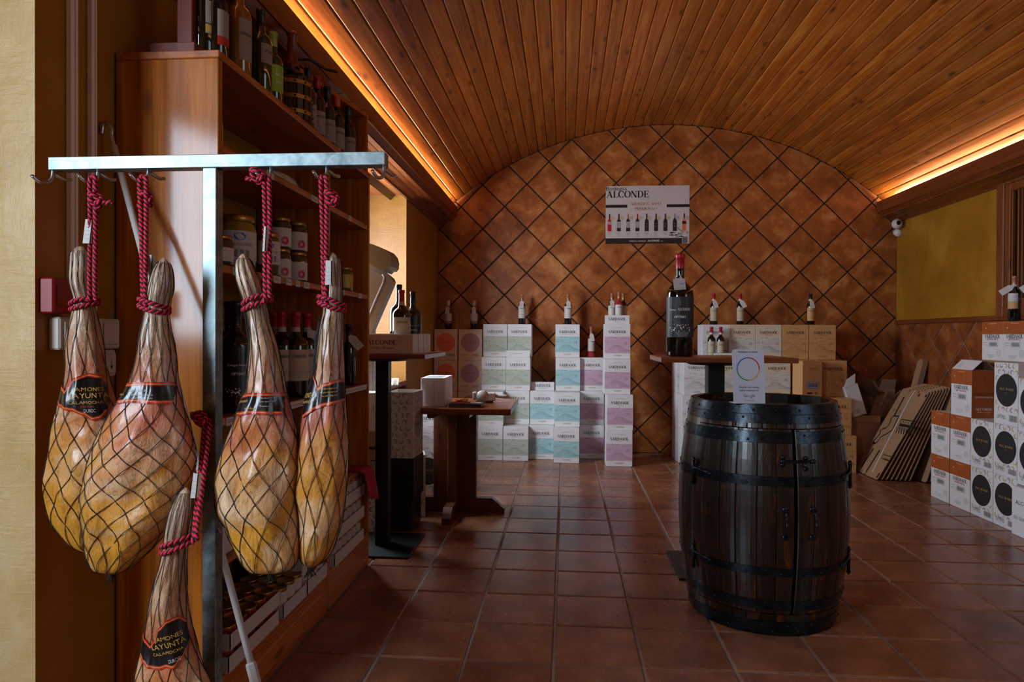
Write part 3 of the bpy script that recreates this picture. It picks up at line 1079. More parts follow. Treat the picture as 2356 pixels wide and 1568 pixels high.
def mono_print(w=.25, h=CH, side=True):
    """white carton with an orange head; the flank is orange all over"""
    m = MB()
    f2 = lambda u, v: (u, -.0004, v)
    hm = MB().flat([rect(.0005, .68 * h, w - .0005, h - .0005)], f2, 0)
    HEAD['mono_low' if not side else 'mono'] = hm.mesh('orange_head', ['orange_card'])
    rng = random.Random(8)
    for i in range(9):
        v = (.69 + .022 * i) * h
        m.flat(line([(k / 8 * (w - .004) + .002, v + .005 * math.sin(k * 1.3 + i) * (1 if i < 6 else .3)) for k in range(9)], .0009), front, 1)
    put_text(m, sans('Vinedos y Bodegas Alconde'), front, .5 * w, .945 * h, .0045, 4, w=.09)
    m.flat([disc(.18 * w, .84 * h, .005, n=10)], front, 4)
    put_text(m, serif('SARDASOL'), front, .5 * w, .575 * h, .027, 2, w=.17)
    put_text(m, sans('SERIE MONOVARIETAL'), front, .5 * w, .525 * h, .012, 3, w=.13)
    put_text(m, sans('GARNACHA'), front, .17 * w, .45 * h, .006, 5, w=.05)
    put_text(m, sans('750 ml'), front, .17 * w, .39 * h, .006, 5, w=.04)
    m.flat(line(rect(.33 * w, .36 * h, .77 * w, .48 * h) + [(.33 * w, .36 * h)], .002), front, 5)
    m.flat(barcode(.37 * w, .375 * h, .73 * w, .465 * h), front, 5)
    m.flat(ring(.8 * w, .2 * h, .021, .0225), front, 5)
    m.flat(ring(.8 * w, .2 * h, .012, .013), front, 5)
    put_text(m, sans('1'), front, .8 * w, .185 * h, .009, 5)
    for k, t in enumerate(('Elaborado y embotellado', 'Lerin - Navarra - Spain', 'Producto de Espana')):
        put_text(m, sans(t), front, .42 * w, (.13 - .028 * k) * h, .0045, 5, w=.085 - .015 * k)
    out = m.mesh('front_print', ['orange_card', 'orange_deep', 'ink', 'red', 'ink_white', 'ink_soft', 'orange_card', 'ink_brown'])
    if side:
        m = MB()
        d = .165

        def sd(u, v):
            return (w + .0007, u, v)
        m.flat([rect(.0005, .0005, d - .0005, h - .0005)], lambda u, v: (w + .0004, u, v), 6)
        put_text(m, serif('SARDASOL'), sd, d / 2, .47 * h, .022, 7, w=.145)
        put_text(m, sans('SERIE MONOVARIETAL'), sd, d / 2, .42 * h, .010, 4, w=.118)
        put_text(m, serif('ALCONDE'), sd, d / 2, .16 * h, .017, 4, w=.11)
        put_text(m, sans('Vinedos y Bodegas'), sd, d / 2, .115 * h, .006, 4, w=.085)
        m.flat(ring(.115, .83 * h, .030, .032) + ring(.115, .83 * h, .040, .041), sd, 7)
        SIDE['mono'] = m.mesh('side_print', ['orange_card', 'orange_deep', 'ink', 'red', 'ink_white', 'ink_soft', 'orange_card', 'ink_brown'])
    return out


SIDE, HEAD = {}, {}
PRINT = {
    'sage': sardasol_print('band_sage', 'ink_sage', 'CHARDONNAY', 'ink_soft'),
    'teal': sardasol_print('band_teal', 'ink_teal', 'SAUVIGNON BLANC', 'ink_soft'),
    'pink': sardasol_print('band_pink', 'ink_pink', 'ROSADO', 'coral'),
    'cream': sardasol_print('grey_card', 'ink_soft', 'CRIANZA', 'ink_brown'),
    'roble': sardasol_print('white_card', 'ink_soft', 'ROBLE', 'red'),
    'tan': sardasol_print('tan_card', 'ink_tan', 'RESERVA', 'ink_brown', base_ink='ink_tan'),
    'coral': alconde_print('coral', 'coral_soft', 'ROSADO'),
    'mauve': alconde_print('mauve', 'mauve_soft', 'LERIN TINTO'),
    'optimo': optimo_print(),
    'optimo_tall': optimo_print(.25, .40),
    'mono': mono_print(.25, CH),
    'mono_low': mono_print(.235, .27, False),
}
BODY = {'sage': 'white_card', 'teal': 'white_card', 'pink': 'white_card', 'cream': 'cream_card', 'roble': 'white_card', 'tan': 'tan_card', 'coral': 'peach_card',
        'mauve': 'peach_card', 'optimo': 'white_card', 'optimo_tall': 'white_card', 'mono': 'white_card', 'mono_low': 'white_card'}
_body = {}


def carton(kind, label, cat_group, loc, w=CW, d=CD, h=CH, rot=0.0, flap=None):
    """closed six-bottle carton; loc is its front bottom left corner, front towards -y before turning"""
    key = (kind, w, d, h)
    if key not in _body:
        m = MB()
        m.cbox(0, 0, 0, w, d, h, .0022)
        # slit between the two top flaps, seen as a fine gap
        m.box(.003, d / 2 - .0012, h - .0002, w - .003, d / 2 + .0012, h + .0004, 1)
        _body[key] = m.mesh('wine_carton', [BODY[kind], 'card_gap'])
    o = tag(obj('wine_carton', _body[key], None, loc, rot), label, 'carton', cat_group)
    obj('front_print', PRINT[kind], o)
    if kind in HEAD:
        obj('orange_head', HEAD[kind], o)
    if kind in SIDE:
        obj('side_print', SIDE[kind], o)
    tp = MB().box(-.0006, d / 2 - .022, h - .05, w + .0006, d / 2 + .022, h + .0006).box(-.0008, .0, 0, .0, .0, 0)
    if flap:
        fm = MB()
        fm.cbox(.004, flap[1], h, w - .004, flap[1] + .003, h + flap[0], .0008)
        fo = fm.build('raised_flap', [BODY[kind]], o)
        if flap[2]:
            t = MB()
            fy = flap[1] - .0006
            put_text(t, serif('SARDASOL'), lambda u, v: (u, fy, v), w / 2, h + flap[0] * .42, .0265, 0, w=.165)
            put_text(t, sans(flap[2]), lambda u, v: (u, fy, v), w / 2, h + flap[0] * .2, .007, 1)
            t.build('flap_print', ['ink', 'ink_soft'], o)
    return o


# ------------------------------------------------------------------ bottles
def bottle_profile(h, r, shape='bordeaux'):
    n = .0145 / .0375 * min(r, .05) if r < .05 else .30 * r
    b = .58 if shape != 'tall' else .56
    if shape == 'burgundy':
        return [(0, .012 * h), (r * .7, .002), (r * .93, 0), (r, .015 * h), (r, .47 * h), (r * .93, .54 * h), (r * .72, .62 * h), (r * .5, .69 * h), (n * 1.1, .77 * h), (n, .85 * h), (n, .955 * h), (n * 1.12, .958 * h), (n * 1.12, .985 * h), (n, .99 * h), (n * .8, h), (0, h)]
    return [(0, .012 * h), (r * .7, .002), (r * .93, 0), (r, .015 * h), (r * 1.005, b * h), (r * .985, (b + .035) * h), (r * .90, (b + .075) * h), (r * .72, (b + .108) * h), (r * .5, (b + .13) * h), (n * 1.12, (b + .165) * h), (n, (b + .21) * h), (n, .955 * h), (n * 1.12, .958 * h), (n * 1.12, .985 * h), (n, .99 * h), (n * .8, h), (0, h)]


def bottle(label, loc, h=.31, r=.0375, glass='glass_dark', cap='cap_black', lab=None, face=-PI / 2, group=None, band=None, tagcard=None, shape='bordeaux', cap_len=.19, extra=None, name='wine_bottle'):
    """lab = dict(z0, z1 (fractions), arc, mat, lines=[(text maker, z, size, mat)]); face = direction the label looks to"""
    t = thing(name, label, 'bottle', loc, 0.0, group)
    key = ('b', h, r, glass, shape)
    if key not in _body:
        _body[key] = MB().lathe(bottle_profile(h, r, shape), 24).mesh('glass', glass)
    obj('glass', _body[key], t)
    n = .0145 / .0375 * min(r, .05) if r < .05 else .30 * r
    key = ('c', h, r, cap, cap_len)
    if key not in _body:
        nn = n + .0006
        _body[key] = MB().lathe([(nn * 1.06, (1 - cap_len) * h), (nn * 1.03, .95 * h), (nn * 1.16, .955 * h), (nn * 1.16, .988 * h), (nn * 1.0, 1.002 * h), (0, 1.003 * h)], 18).mesh('capsule', cap)
    obj('capsule', _body[key], t)
    if band:
        nn = n + .0012
        MB().lathe([(nn * 1.1, (1 - cap_len - .045) * h), (nn * 1.07, (1 - cap_len + .01) * h)], 18).build('neck_band', band, t)
    if lab:
        m = MB()
        arc = lab.get('arc', 1.25)
        rr = r * 1.004 + .0006
        z0, z1 = lab['z0'] * h, lab['z1'] * h

        def cyl(u, v, k=1.0):
            a = face + u / rr
            return (rr * k * math.cos(a), rr * k * math.sin(a), v)
        ns = 14
        for k in range(ns):
            u0, u1 = (-arc + 2 * arc * k / ns) * rr, (-arc + 2 * arc * (k + 1) / ns) * rr
            m.add([cyl(u0, z0), cyl(u1, z0), cyl(u1, z1), cyl(u0, z1)], [(0, 1, 2, 3)], 0, True)
        mats = [lab.get('mat', 'paper_cream')]
        for ln in lab.get('bars', ()):
            if ln[2] not in mats: mats.append(ln[2])
            for k in range(ns):
                u0, u1 = (-arc + 2 * arc * k / ns) * rr, (-arc + 2 * arc * (k + 1) / ns) * rr
                za, zb = z0 + (z1 - z0) * ln[0], z0 + (z1 - z0) * ln[1]
                m.add([cyl(u0, za, 1.006), cyl(u1, za, 1.006), cyl(u1, zb, 1.006), cyl(u0, zb, 1.006)], [(0, 1, 2, 3)], mats.index(ln[2]), True)
        for (txt, fz, hh, ww, mt) in lab.get('text', ()):
            if mt not in mats: mats.append(mt)
            put_text(m, txt, lambda u, v: cyl(u, v, 1.012), 0, z0 + (z1 - z0) * fz, hh, mats.index(mt), w=ww)
        for (pu, pv, pr, mt) in lab.get('spots', ()):
            if mt not in mats: mats.append(mt)
            m.flat([disc(pu, z0 + (z1 - z0) * pv, pr, n=8)], lambda u, v: cyl(u, v, 1.01), mats.index(mt))
        m.build('paper_label', mats, t)
    if tagcard:
        # card hung round the neck: (side offset, lean, face turn)
        m = MB()
        s, lean, mat = tagcard
        zt = (1 - cap_len - .03) * h
        ln, wd = .085 * h / .31, .043 * h / .31
        X = Matrix.Translation((math.cos(face) * (n + .006), math.sin(face) * (n + .006), zt)) @ Matrix.Rotation(face + PI / 2, 4, 'Z') @ Matrix.Rotation(lean, 4, 'Y') @ Matrix.Rotation(-.42, 4, 'X')
        m.prism([(-wd * .15, .004), (wd * .15, .004), (wd / 2, -ln * .22), (wd / 2, -ln), (-wd / 2, -ln), (-wd / 2, -ln * .22)], lambda u, v, w: (u, w, v), -.0005, .0005, 0, X)
        for k in range(3):
            m.flat([rect(-wd * .35, -ln * (.45 + .14 * k), wd * (.3 - .1 * k), -ln * (.43 + .14 * k))], lambda u, v: (u, -.0009, v), 1, X)
        m.flat(line([(wd * .05, -ln * .86), (wd * .2, -ln * .8), (wd * .3, -ln * .88)], .0012), lambda u, v: (u, -.0009, v), 2, X)
        m.tube([(n * 1.1 * math.cos(q), n * 1.1 * math.sin(q), zt + .004) for q in [2 * PI * k / 12 for k in range(12)]], .0007, 4, 1, closed=True)
        m.build('hang_tag', [mat, 'ink_soft', 'blue'], t)
    return t


LAB_SARD = dict(z0=.13, z1=.50, arc=1.3, mat='paper_cream', text=[(serif('SARDASOL'), .72, .009, .05, 'ink')], bars=[(.18, .2, 'ink_soft')])
LAB_WHITE = dict(z0=.20, z1=.60, arc=1.3, mat='paper_white', text=[(serif('SARDASOL'), .78, .009, .048, 'ink')], bars=[(.3, .31, 'ink_soft')])
LAB_ALC = dict(z0=.2, z1=.55, arc=1.3, mat='paper_white', text=[(serif('ALCONDE'), .6, .008, .042, 'ink_soft')], bars=[(.0, .26, 'ink_soft')])

# ------------------------------------------------------------------ wooden wall shelving
SX0, SX1, SY0, SYM, SY1 = XL + .006, -1.04, 1.965, 2.925, 3.545
SH = [.17, .53, .965, 1.435, 1.80, 2.05]           # upper faces of the boards
shelf = thing('wall_shelving', 'tall honey-brown pine shelving unit along the left wall behind the ham rack', 'shelving', (SX0, SY0, 0))
D_ = SX1 - SX0


def up(name, y0, y1, z0, z1, x1=D_, mat='shelf_wood_upright'):
    return MB().cbox(0, y0 - SY0, z0, x1, y1 - SY0, z1, .0025).build(name, mat, shelf)


up('side_panel', SY0, SY0 + .025, 0, 2.05)
up('divider', SYM - .0125, SYM + .0125, .02, 2.026)
up('side_panel', SY1 - .025, SY1, 0, 2.05)
MB().cbox(0, -.001, 2.0505, D_ + .002, SY1 - SY0, 2.074, .0025).build('top_board', 'shelf_wood', shelf)
for (ya, yb) in ((SY0 + .025, SYM - .0125), (SYM + .0125, SY1 - .025)):
    for z in SH[:-1]:
        b = MB().cbox(0, ya - SY0 + .0005, z - .024, D_ - .004, yb - SY0 - .0005, z, .002).build('shelf_board', 'shelf_wood', shelf)
    MB().cbox(D_ - .02, ya - SY0 + .0005, .0, D_ - .004, yb - SY0 - .0005, .144, .003).build('plinth', 'shelf_wood', shelf)
    MB().cbox(D_ - .006, ya - SY0 + .0005, .03, D_ - .001, yb - SY0 - .0005, .105, .002).build('plinth_board', 'shelf_wood', shelf)
# price strips clipped on the board edges
rng = random.Random(5)
for z, spans in ((1.80, ((2.30, 2.36), (2.72, 2.79), (3.2, 3.24))), (1.435, ((2.06, 2.13), (2.36, 2.42), (2.47, 2.52), (2.56, 2.6), (2.64, 2.70), (3.1, 3.14), (3.36, 3.41))), (.965, ((2.02, 2.9), (2.95, 3.5)))):
    for a, b in spans:
        m = MB().box(D_ - .0035, a - SY0, z - .027, D_ - .0022, b - SY0, z - .002)
        m.flat([rect(a - SY0 + .006, z - .017, b - SY0 - .01, z - .014), rect(a - SY0 + .006, z - .011, (a + b) / 2 - SY0, z - .008)], lambda u, v: (D_ - .0018, u, v), 1)
        m.build('price_strip', ['paper_white', 'ink_soft'], shelf)

# open hutch standing on the far end of the top
HZ = 2.0745
hutch = thing('wooden_hutch', 'small open wooden hutch holding wine bottles on top of the shelving', 'hutch', (SX0, 2.9, HZ))
MB().cbox(0, .615, 0, .315, .64, .295, .002).build('end_panel', 'shelf_wood_upright', hutch)
MB().cbox(0, 0, 0, .012, .615, .295, .002).build('back_panel', 'shelf_wood', hutch)
MB().prism([(0, .0), (.20, .0), (.318, .64), (0, .64)], lambda u, v, w: (u, v, w), .296, .316).build('top_board', 'shelf_wood', hutch)
for k in range(5):
    MB().tube([(.19 + .02 * k, .06 + .12 * k, .306), (.245 + .02 * k, .07 + .12 * k, .312)], .0022, 5).build('peg', 'dark_wood', hutch)

# bottles on the top of the shelving
TZ = 2.0745
dark_lab = dict(z0=.16, z1=.42, arc=1.1, mat='paper_dim', text=[(serif('RIOJA'.replace('J', 'I')), .6, .01, .04, 'ink')], bars=[(.05, .3, 'label_gold')])


def top_bottle(label, px, X, **k):
    """stand a bottle on the shelving top where it is seen in column px"""
    p = W(px, 300, x=X)
    return bottle(label, (X, p.y, TZ), face=-PI / 2 + 1.2, **k)


SGROUP = 'wine bottles on top of the shelving'
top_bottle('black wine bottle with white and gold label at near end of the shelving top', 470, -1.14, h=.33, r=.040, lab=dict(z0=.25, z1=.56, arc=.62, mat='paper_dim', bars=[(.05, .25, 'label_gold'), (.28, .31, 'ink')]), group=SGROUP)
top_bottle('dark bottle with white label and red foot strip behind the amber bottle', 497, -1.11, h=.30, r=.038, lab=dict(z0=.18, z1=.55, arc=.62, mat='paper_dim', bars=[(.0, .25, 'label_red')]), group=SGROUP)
top_bottle('slim dark bottle with blue capsule set back on the shelving top', 532, -1.22, h=.31, cap='cap_navy', group=SGROUP)
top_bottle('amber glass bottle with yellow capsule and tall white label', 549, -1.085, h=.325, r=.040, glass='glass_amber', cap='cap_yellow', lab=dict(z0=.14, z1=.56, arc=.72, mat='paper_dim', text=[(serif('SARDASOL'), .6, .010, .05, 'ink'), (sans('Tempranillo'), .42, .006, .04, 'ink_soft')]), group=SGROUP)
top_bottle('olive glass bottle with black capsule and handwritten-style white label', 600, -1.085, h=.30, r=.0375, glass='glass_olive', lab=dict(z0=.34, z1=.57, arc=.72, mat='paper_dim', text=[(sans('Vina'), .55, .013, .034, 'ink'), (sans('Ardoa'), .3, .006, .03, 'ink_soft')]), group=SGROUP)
top_bottle('bottle with lime green capsule and lime green label', 628, -1.12, h=.30, r=.037, glass='glass_olive', cap='cap_green', lab=dict(z0=.22, z1=.56, arc=1.0, mat='lime', text=[(sans('bodega'), .6, .010, .04, 'ink_white'), (sans('verdejo'), .35, .007, .035, 'ink_white')]), group=SGROUP)
hb = [(708, 'cap_navy', 'first bottle in the hutch, blue capsule, beside the model wine press'), (729, 'cap_red', 'hutch bottle with red capsule and cream label'), (753, 'cap_navy', 'hutch bottle with navy capsule between the red and the orange capsules'),
      (775, 'cap_orange', 'hutch bottle with orange capsule and cream label'), (801, 'cap_navy', 'last bottle in the hutch, navy capsule, against its end panel')]
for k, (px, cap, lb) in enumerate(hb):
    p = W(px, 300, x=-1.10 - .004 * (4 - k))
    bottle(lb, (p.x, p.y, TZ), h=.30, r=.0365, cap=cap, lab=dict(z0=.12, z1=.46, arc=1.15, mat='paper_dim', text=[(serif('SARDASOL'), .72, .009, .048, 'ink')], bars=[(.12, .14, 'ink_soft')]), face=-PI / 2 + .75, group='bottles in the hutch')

# model of a wine press
PX = W(672, 300, x=-1.145)
press = thing('model_wine_press', 'dark wooden model wine press with brass hoops on the shelving top', 'model', (PX.x, PX.y, TZ))
MB().lathe([(0, 0), (.088, 0), (.092, .012), (.092, .03), (.08, .035), (0, .035)], 24).build('base', 'dark_wood', press)
for k in range(16):
    a = 2 * PI * k / 16
    MB().cbox(-.0125, -.005, .035, .0125, .005, .205, .001, 0, Matrix.Rotation(a, 4, 'Z') @ Matrix.Translation((0, -.077, 0))).build('slat', 'dark_wood', press)
for z in (.055, .115, .175):
    ho = MB().lathe([(.0835, z), (.0845, z), (.0845, z + .016), (.0835, z + .016)], 32, smooth=False).build('hoop', 'brass', press)
    rv = MB()
    for k in range(12):
        a = 2 * PI * k / 12
        rv.lathe([(0, .004), (.0035, .003), (.0045, 0)], 6, 0, X=Matrix.Rotation(a, 4, 'Z') @ Matrix.Translation((0, -.0845, z + .008)) @ Matrix.Rotation(PI / 2, 4, 'X'))
    rv.build('rivet', 'iron_rivet', ho)['kind'] = 'stuff'
MB().cbox(-.055, -.02, .20, .055, .02, .235, .003).cbox(-.02, -.05, .235, .02, .05, .262, .003).build('press_block', 'dark_wood', press)
MB().lathe([(.028, .262), (.03, .28), (.02, .29), (.024, .305), (.016, .32), (.022, .335), (.018, .39), (.024, .40), (.014, .412), (0, .415)], 18).build('turned_screw', 'red_wood', press)
MB().tube([(.0, .0, .30), (.06, .05, .315), (.11, .10, .292), (.15, .13, .29)], .006, 6).build('press_lever', 'black_iron', press)

# red-brown box with a post at the near end of the top
bx = thing('wooden_wine_case', 'red-brown wooden case with upright lid at the near corner of the shelving top', 'case', (-1.33, 1.985, TZ))
MB().cbox(.06, 0, 0, .205, .16, .036, .003).build('case_tray', 'red_wood', bx)
MB().cbox(.135, .02, .0365, .185, .13, .33, .003).build('case_post', 'red_wood', bx)


# jars, tins and bottles inside
def jar(label, loc, r, h, glass, lid, lab=None, group=None, face=-.6, txt=None):
    t = thing('preserve_jar', label, 'jar', loc, 0, group)
    MB().lathe([(0, .002), (r * .9, 0), (r, .006), (r, h * .76), (r * .93, h * .84), (r * .86, h * .87), (r * .86, h * .9)], 24).build('glass', glass, t)
    MB().lathe([(r * .90, h * .885), (r * .92, h * .89), (r * .92, h * .985), (r * .88, h), (0, h)], 24).build('lid', lid, t)
    if lab:
        m = MB()
        rr = r + .0008
        mats = [lab[2], 'ink_soft', 'blue']
        for k in range(12):
            a0, a1 = face - 1.2 + 2.4 * k / 12, face - 1.2 + 2.4 * (k + 1) / 12
            m.add([(rr * math.cos(a), rr * math.sin(a), z * h) for a, z in ((a0, lab[0]), (a1, lab[0]), (a1, lab[1]), (a0, lab[1]))], [(0, 1, 2, 3)], 0, True)
        cy = lambda u, v: ((rr + .0006) * math.cos(face + u / rr), (rr + .0006) * math.sin(face + u / rr), v)
        if txt:
            mid = (lab[0] + (lab[1] - lab[0]) * .62) * h
            m.flat([disc(0, (lab[0] + (lab[1] - lab[0]) * .8) * h, r * .3, r * .2, 16)], cy, 2)
            put_text(m, sans(txt), cy, 0, (lab[0] + (lab[1] - lab[0]) * .5) * h, r * .14, 1, w=r * 1.4)
            m.flat([[(u + r * .3 * k, v) for u, v in rect(-r * .6, (lab[0] + (lab[1] - lab[0]) * .1) * h, -r * .42, (lab[0] + (lab[1] - lab[0]) * .35) * h)] for k in range(4)], cy, 1)
        m.build('paper_label', mats, t)
    return t


Z3 = 1.4355
JF = -PI / 2 + .65
jar('large preserve jar with wide white label on the middle shelf', (-1.17, 2.335, Z3), .068, .205, 'jar_yellow', 'tin_gold', (.22, .72, 'paper_white'), face=JF, txt='CORAZONES')
jar('low dark jar with gold lid in front of the tall jar, middle shelf', (-1.13, 2.13, Z3), .050, .105, 'glass_jar', 'tin_gold', (.2, .62, 'paper_white'), face=JF)
jar('tall dark jar at the near end of the middle shelf', (-1.24, 2.20, Z3), .056, .19, 'glass_jar', 'cap_black', (.5, .72, 'paper_white'), face=JF)
jar('jar of olives with white oval-logo label beside the large preserve jar', (-1.115, 2.47, Z3), .045, .165, 'jar_olive', 'tin_gold', (.28, .8, 'paper_white'), face=JF, txt='ALCACHOFA')
for k, (x, y, z, lb) in enumerate(((-1.12, 2.585, Z3, 'lower near jar of the four white-and-red jars stacked on the middle shelf'), (-1.12, 2.585, Z3 + .121, 'upper near jar of the four white-and-red jars stacked on the middle shelf'),
                                   (-1.10, 2.70, Z3, 'lower far jar of the four white-and-red jars stacked on the middle shelf'), (-1.10, 2.70, Z3 + .121, 'upper far jar of the four white-and-red jars stacked on the middle shelf'))):
    j = jar(lb, (x, y, z), .045, .12, 'glass_jar', 'tin_gold', (.06, .66, 'paper_white'), 'stacked white-label jars', face=JF)
    m = MB()
    cy = lambda u, v: (.0468 * math.cos(JF + u / .0468), .0468 * math.sin(JF + u / .0468), v)
    for q in range(10):
        m.flat([disc(.012 + .011 * math.cos(q * .63), .03 + .011 * math.sin(q * .63), .006, n=8)], cy, 0)
    m.build('red_flower_print', ['red'], j)
jar('jar with yellow label on the far bay of the middle shelf', (-1.10, 3.30, Z3), .045, .12, 'jar_olive', 'tin_gold', (.15, .7, 'cap_yellow'), face=JF)
jar('yellow-labelled jar on the upper shelf beside the near side panel', (-1.12, 2.055, 1.8005), .042, .125, 'jar_yellow', 'tin_gold', (.08, .66, 'cap_yellow'), face=JF)
bag = thing('snack_bag', 'crumpled pale bag lying on the upper shelf', 'bag', (-1.15, 2.62, 1.8005))
m = MB()
rngb = random.Random(2)
rows = []
for i in range(9):
    u = i / 8
    for j in range(14):
        a = 2 * PI * j / 14
        s = math.sin(PI * min(max(u, .04), .96)) ** .5
        rows.append((.07 * s * math.cos(a) * (1 + rngb.uniform(-.12, .12)), -.16 + .32 * u, .032 + .031 * s * math.sin(a) * (1 + rngb.uniform(-.1, .1))))
m.add(rows, [(i * 14 + j, i * 14 + (j + 1) % 14, (i + 1) * 14 + (j + 1) % 14, (i + 1) * 14 + j) for i in range(8) for j in range(14)] + [tuple(range(14)), tuple(8 * 14 + j for j in range(14))], 0, True)
m.build('bag_body', 'shrink_wrap', bag)

Z2 = .9655
opt = dict(z0=.13, z1=.60, arc=1.35, mat='label_black', text=[(sans('Bodegas Alconde'), .62, .007, .07, 'ink_white'), (serif('OPTIMO'), .45, .008, .04, 'ink_white')],
           spots=[(random.uniform(-.04, .04), random.uniform(.02, .2), random.uniform(.001, .003), 'ink_white') for _ in range(40)])
for k, (px, X, lb) in enumerate(((528, -1.12, 'black-labelled magnum at the near end of the bottle shelf, against the rack post'), (543, -1.085, 'black-labelled magnum second from the near end of the bottle shelf'), (590, -1.11, 'black-labelled magnum half hidden behind the third ham'))):
    p = W(px, 800, x=X)
    bottle(lb, (X, p.y, Z2), h=.365, r=.052, lab=opt, face=-PI / 2 + .6, group='black-labelled magnums', cap='cap_black', cap_len=.22)
mag = dict(z0=.20, z1=.56, arc=1.1, mat='paper_cream', text=[(serif('SARDASOL'), .74, .012, .062, 'ink')], bars=[(.2, .21, 'ink_soft'), (.3, .31, 'ink_soft'), (.25, .26, 'ink_soft')])
for k, (px, X, lb, tg) in enumerate(((628, -1.21, 'red-capped magnum set back behind the third ham, tag hanging right', (0, -.7, 'paper_white')), (648, -1.15, 'red-capped magnum between two tagged magnums on the bottle shelf', None),
                                     (680, -1.10, 'red-capped magnum with cream label at the front of the bottle shelf', None), (700, -1.11, 'red-capped magnum with cream label and slanting hang tag on the bottle shelf', (0, -.6, 'paper_white')))):
    p = W(px, 800, x=X)
    bottle(lb, (X, p.y + (.03 if k == 3 else 0), Z2), h=.35, r=.052, cap='cap_red', band='paper_cream', lab=mag, face=-PI / 2 + .75, group='red-capped magnums', tagcard=tg)
p = W(802, 800, x=-1.10)
bottle('small black bottle with hang tag alone in the far bay of the bottle shelf', (-1.10, p.y, Z2), h=.31, r=.036, face=-PI / 2 + .6, tagcard=(0, -.65, 'paper_white'), cap_len=.16)


def tray(label, loc, nx, ny, r, h, lip, tin, wrap=True, group=None, name='tin_tray', side='tin_white', high=.03):
    """open cardboard tray filled with tins"""
    t = thing(name, label, 'tray', loc, 0, group)
    w, l = nx * 2 * r + .012, ny * 2 * r + .012
    m = MB()
    m.box(0, 0, 0, w, l, .003)
    for (x0, y0, x1, y1) in ((0, 0, w, .003), (0, l - .003, w, l), (0, 0, .003, l), (w - .003, 0, w, l)):
        m.box(x0, y0, .0031, x1, y1, lip)
    m.build('cardboard_tray', side, t)
    key = ('tin', r, h, tin)
    if key not in _body:
        tm = MB().lathe([(0, 0), (r * .96, 0), (r * .985, .004), (r * .97, .007), (r * .97, h - .007), (r * .985, h - .004), (r * .985, h), (r * .93, h), (r * .91, h - .003), (0, h - .003)], 20, 0)
        tm.lathe([(r * .975, h * .12), (r * .975, h * .88)], 20, 1)
        _body[key] = tm.mesh('tin', ['tin_gold', tin])
    for i in range(nx):
        for j in range(ny):
            obj('tin', _body[key], t, (.006 + r + 2 * r * i, .006 + r + 2 * r * j, .0035))
    if wrap:
        wm = MB()
        wm.flat([rect(.02, lip * .2, l * .8, lip * .85)], lambda u, v: (w + .0006, u, v))
        wm.build('tray_sticker', 'paper_white', t)
    return t


Z0, Z1 = .1705, .5305
tray('lower open tray of red tins on the bottom shelf by the rack foot', (-1.262, 2.02, Z0), 3, 5, .036, .062, .05, 'tin_red')
tray('upper open tray of red tins stacked by the rack foot', (-1.262, 2.03, Z0 + .067), 3, 5, .036, .062, .05, 'tin_red')
tray('open tray of tall pale tins next to the red tins on the bottom shelf', (-1.262, 2.43, Z0), 3, 3, .036, .10, .05, 'tin_white')
tray('shrink-wrapped white tray behind the third ham on the bottom shelf', (-1.262, 2.665, Z0), 3, 3, .036, .07, .055, 'tin_white')
tc = thing('white_storage_box', 'plain white box on top of the trays behind the third ham', 'box', (-1.27, 2.645, Z0 + .0745))
MB().cbox(0, 0, 0, .225, .26, .13, .003).build('box_body', 'tin_white', tc)
MB().cbox(-.003, -.003, .131, .228, .263, .165, .003).build('box_lid', 'tin_white', tc)
for k, z in enumerate((Z0, Z0 + .115, Z0 + .230)):
    tray('%s wrapped tray of jars stacked in the far bay of the shelving' % ('lowest', 'middle', 'topmost')[k], (-1.262, 2.99 + .006 * k, z), 3, 6, .036, .105 if k < 2 else .10, .055, 'shrink_wrap', group='jar trays in the far bay')
tc = thing('white_storage_box', 'white carton on the second shelf near the rack post', 'box', (-1.30, 2.03, Z1))
MB().cbox(0, 0, 0, .24, .20, .13, .003).build('box_body', 'tin_white', tc)
MB().cbox(-.003, -.003, .131, .243, .203, .16, .003).build('box_lid', 'tin_white', tc)
# red cloth hanging over the edge of a shelf
cl = MB()
gv = []
for i in range(11):
    for j in range(7):
        u, v = i / 10, j / 6
        s = u * .30
        if s < .14:
            x, z = -1.155 + s, Z1 + .004 + .003 * math.sin(7 * v)
        else:
            x, z = -1.03 + .010 * math.sin(6 * v + 3 * u) + (s - .14) * .22 + .012, Z1 + .004 - (s - .14) * (.85 + .25 * v)
        gv.append((x, 3.33 + .16 * v + .02 * u, z))
cl.add(gv, [(i * 7 + j, i * 7 + j + 1, (i + 1) * 7 + j + 1, (i + 1) * 7 + j) for i in range(10) for j in range(6)], 0, True)
co = tag(cl.build('red_cloth', 'cloth_red'), 'red cloth hanging over a low shelf edge beside the fourth ham', 'cloth')
md = co.modifiers.new('thickness', 'SOLIDIFY'); md.thickness = .0025

# ------------------------------------------------------------------ steel ham rack
RY = 1.58
rack = thing('ham_rack', 'T-shaped galvanised steel stand with hooks carrying the hams', 'rack', (-.855, RY + .017, 0))
RX = -.855
MB().cbox(-1.272 - RX, -.017, 1.624, -.428 - RX, .017, 1.656, .0015).build('crossbar', 'galvanised_steel', rack)
MB().cbox(-.017, -.017, .012, .017, .017, 1.6235, .0015, 0, Matrix.Translation((-.004, 0, 0)) @ Matrix.Rotation(.0, 4, 'Y')).build('post', 'galvanised_steel', rack)
MB().cbox(-.017 - .004, -.26, 0, .017 - .004, .26, .0118, .001).cbox(-.25, -.02, .0, -.0215, .02, .0117, .001).cbox(.0135, -.02, 0, .18, .02, .0117, .001).build('foot', 'galvanised_steel', rack)


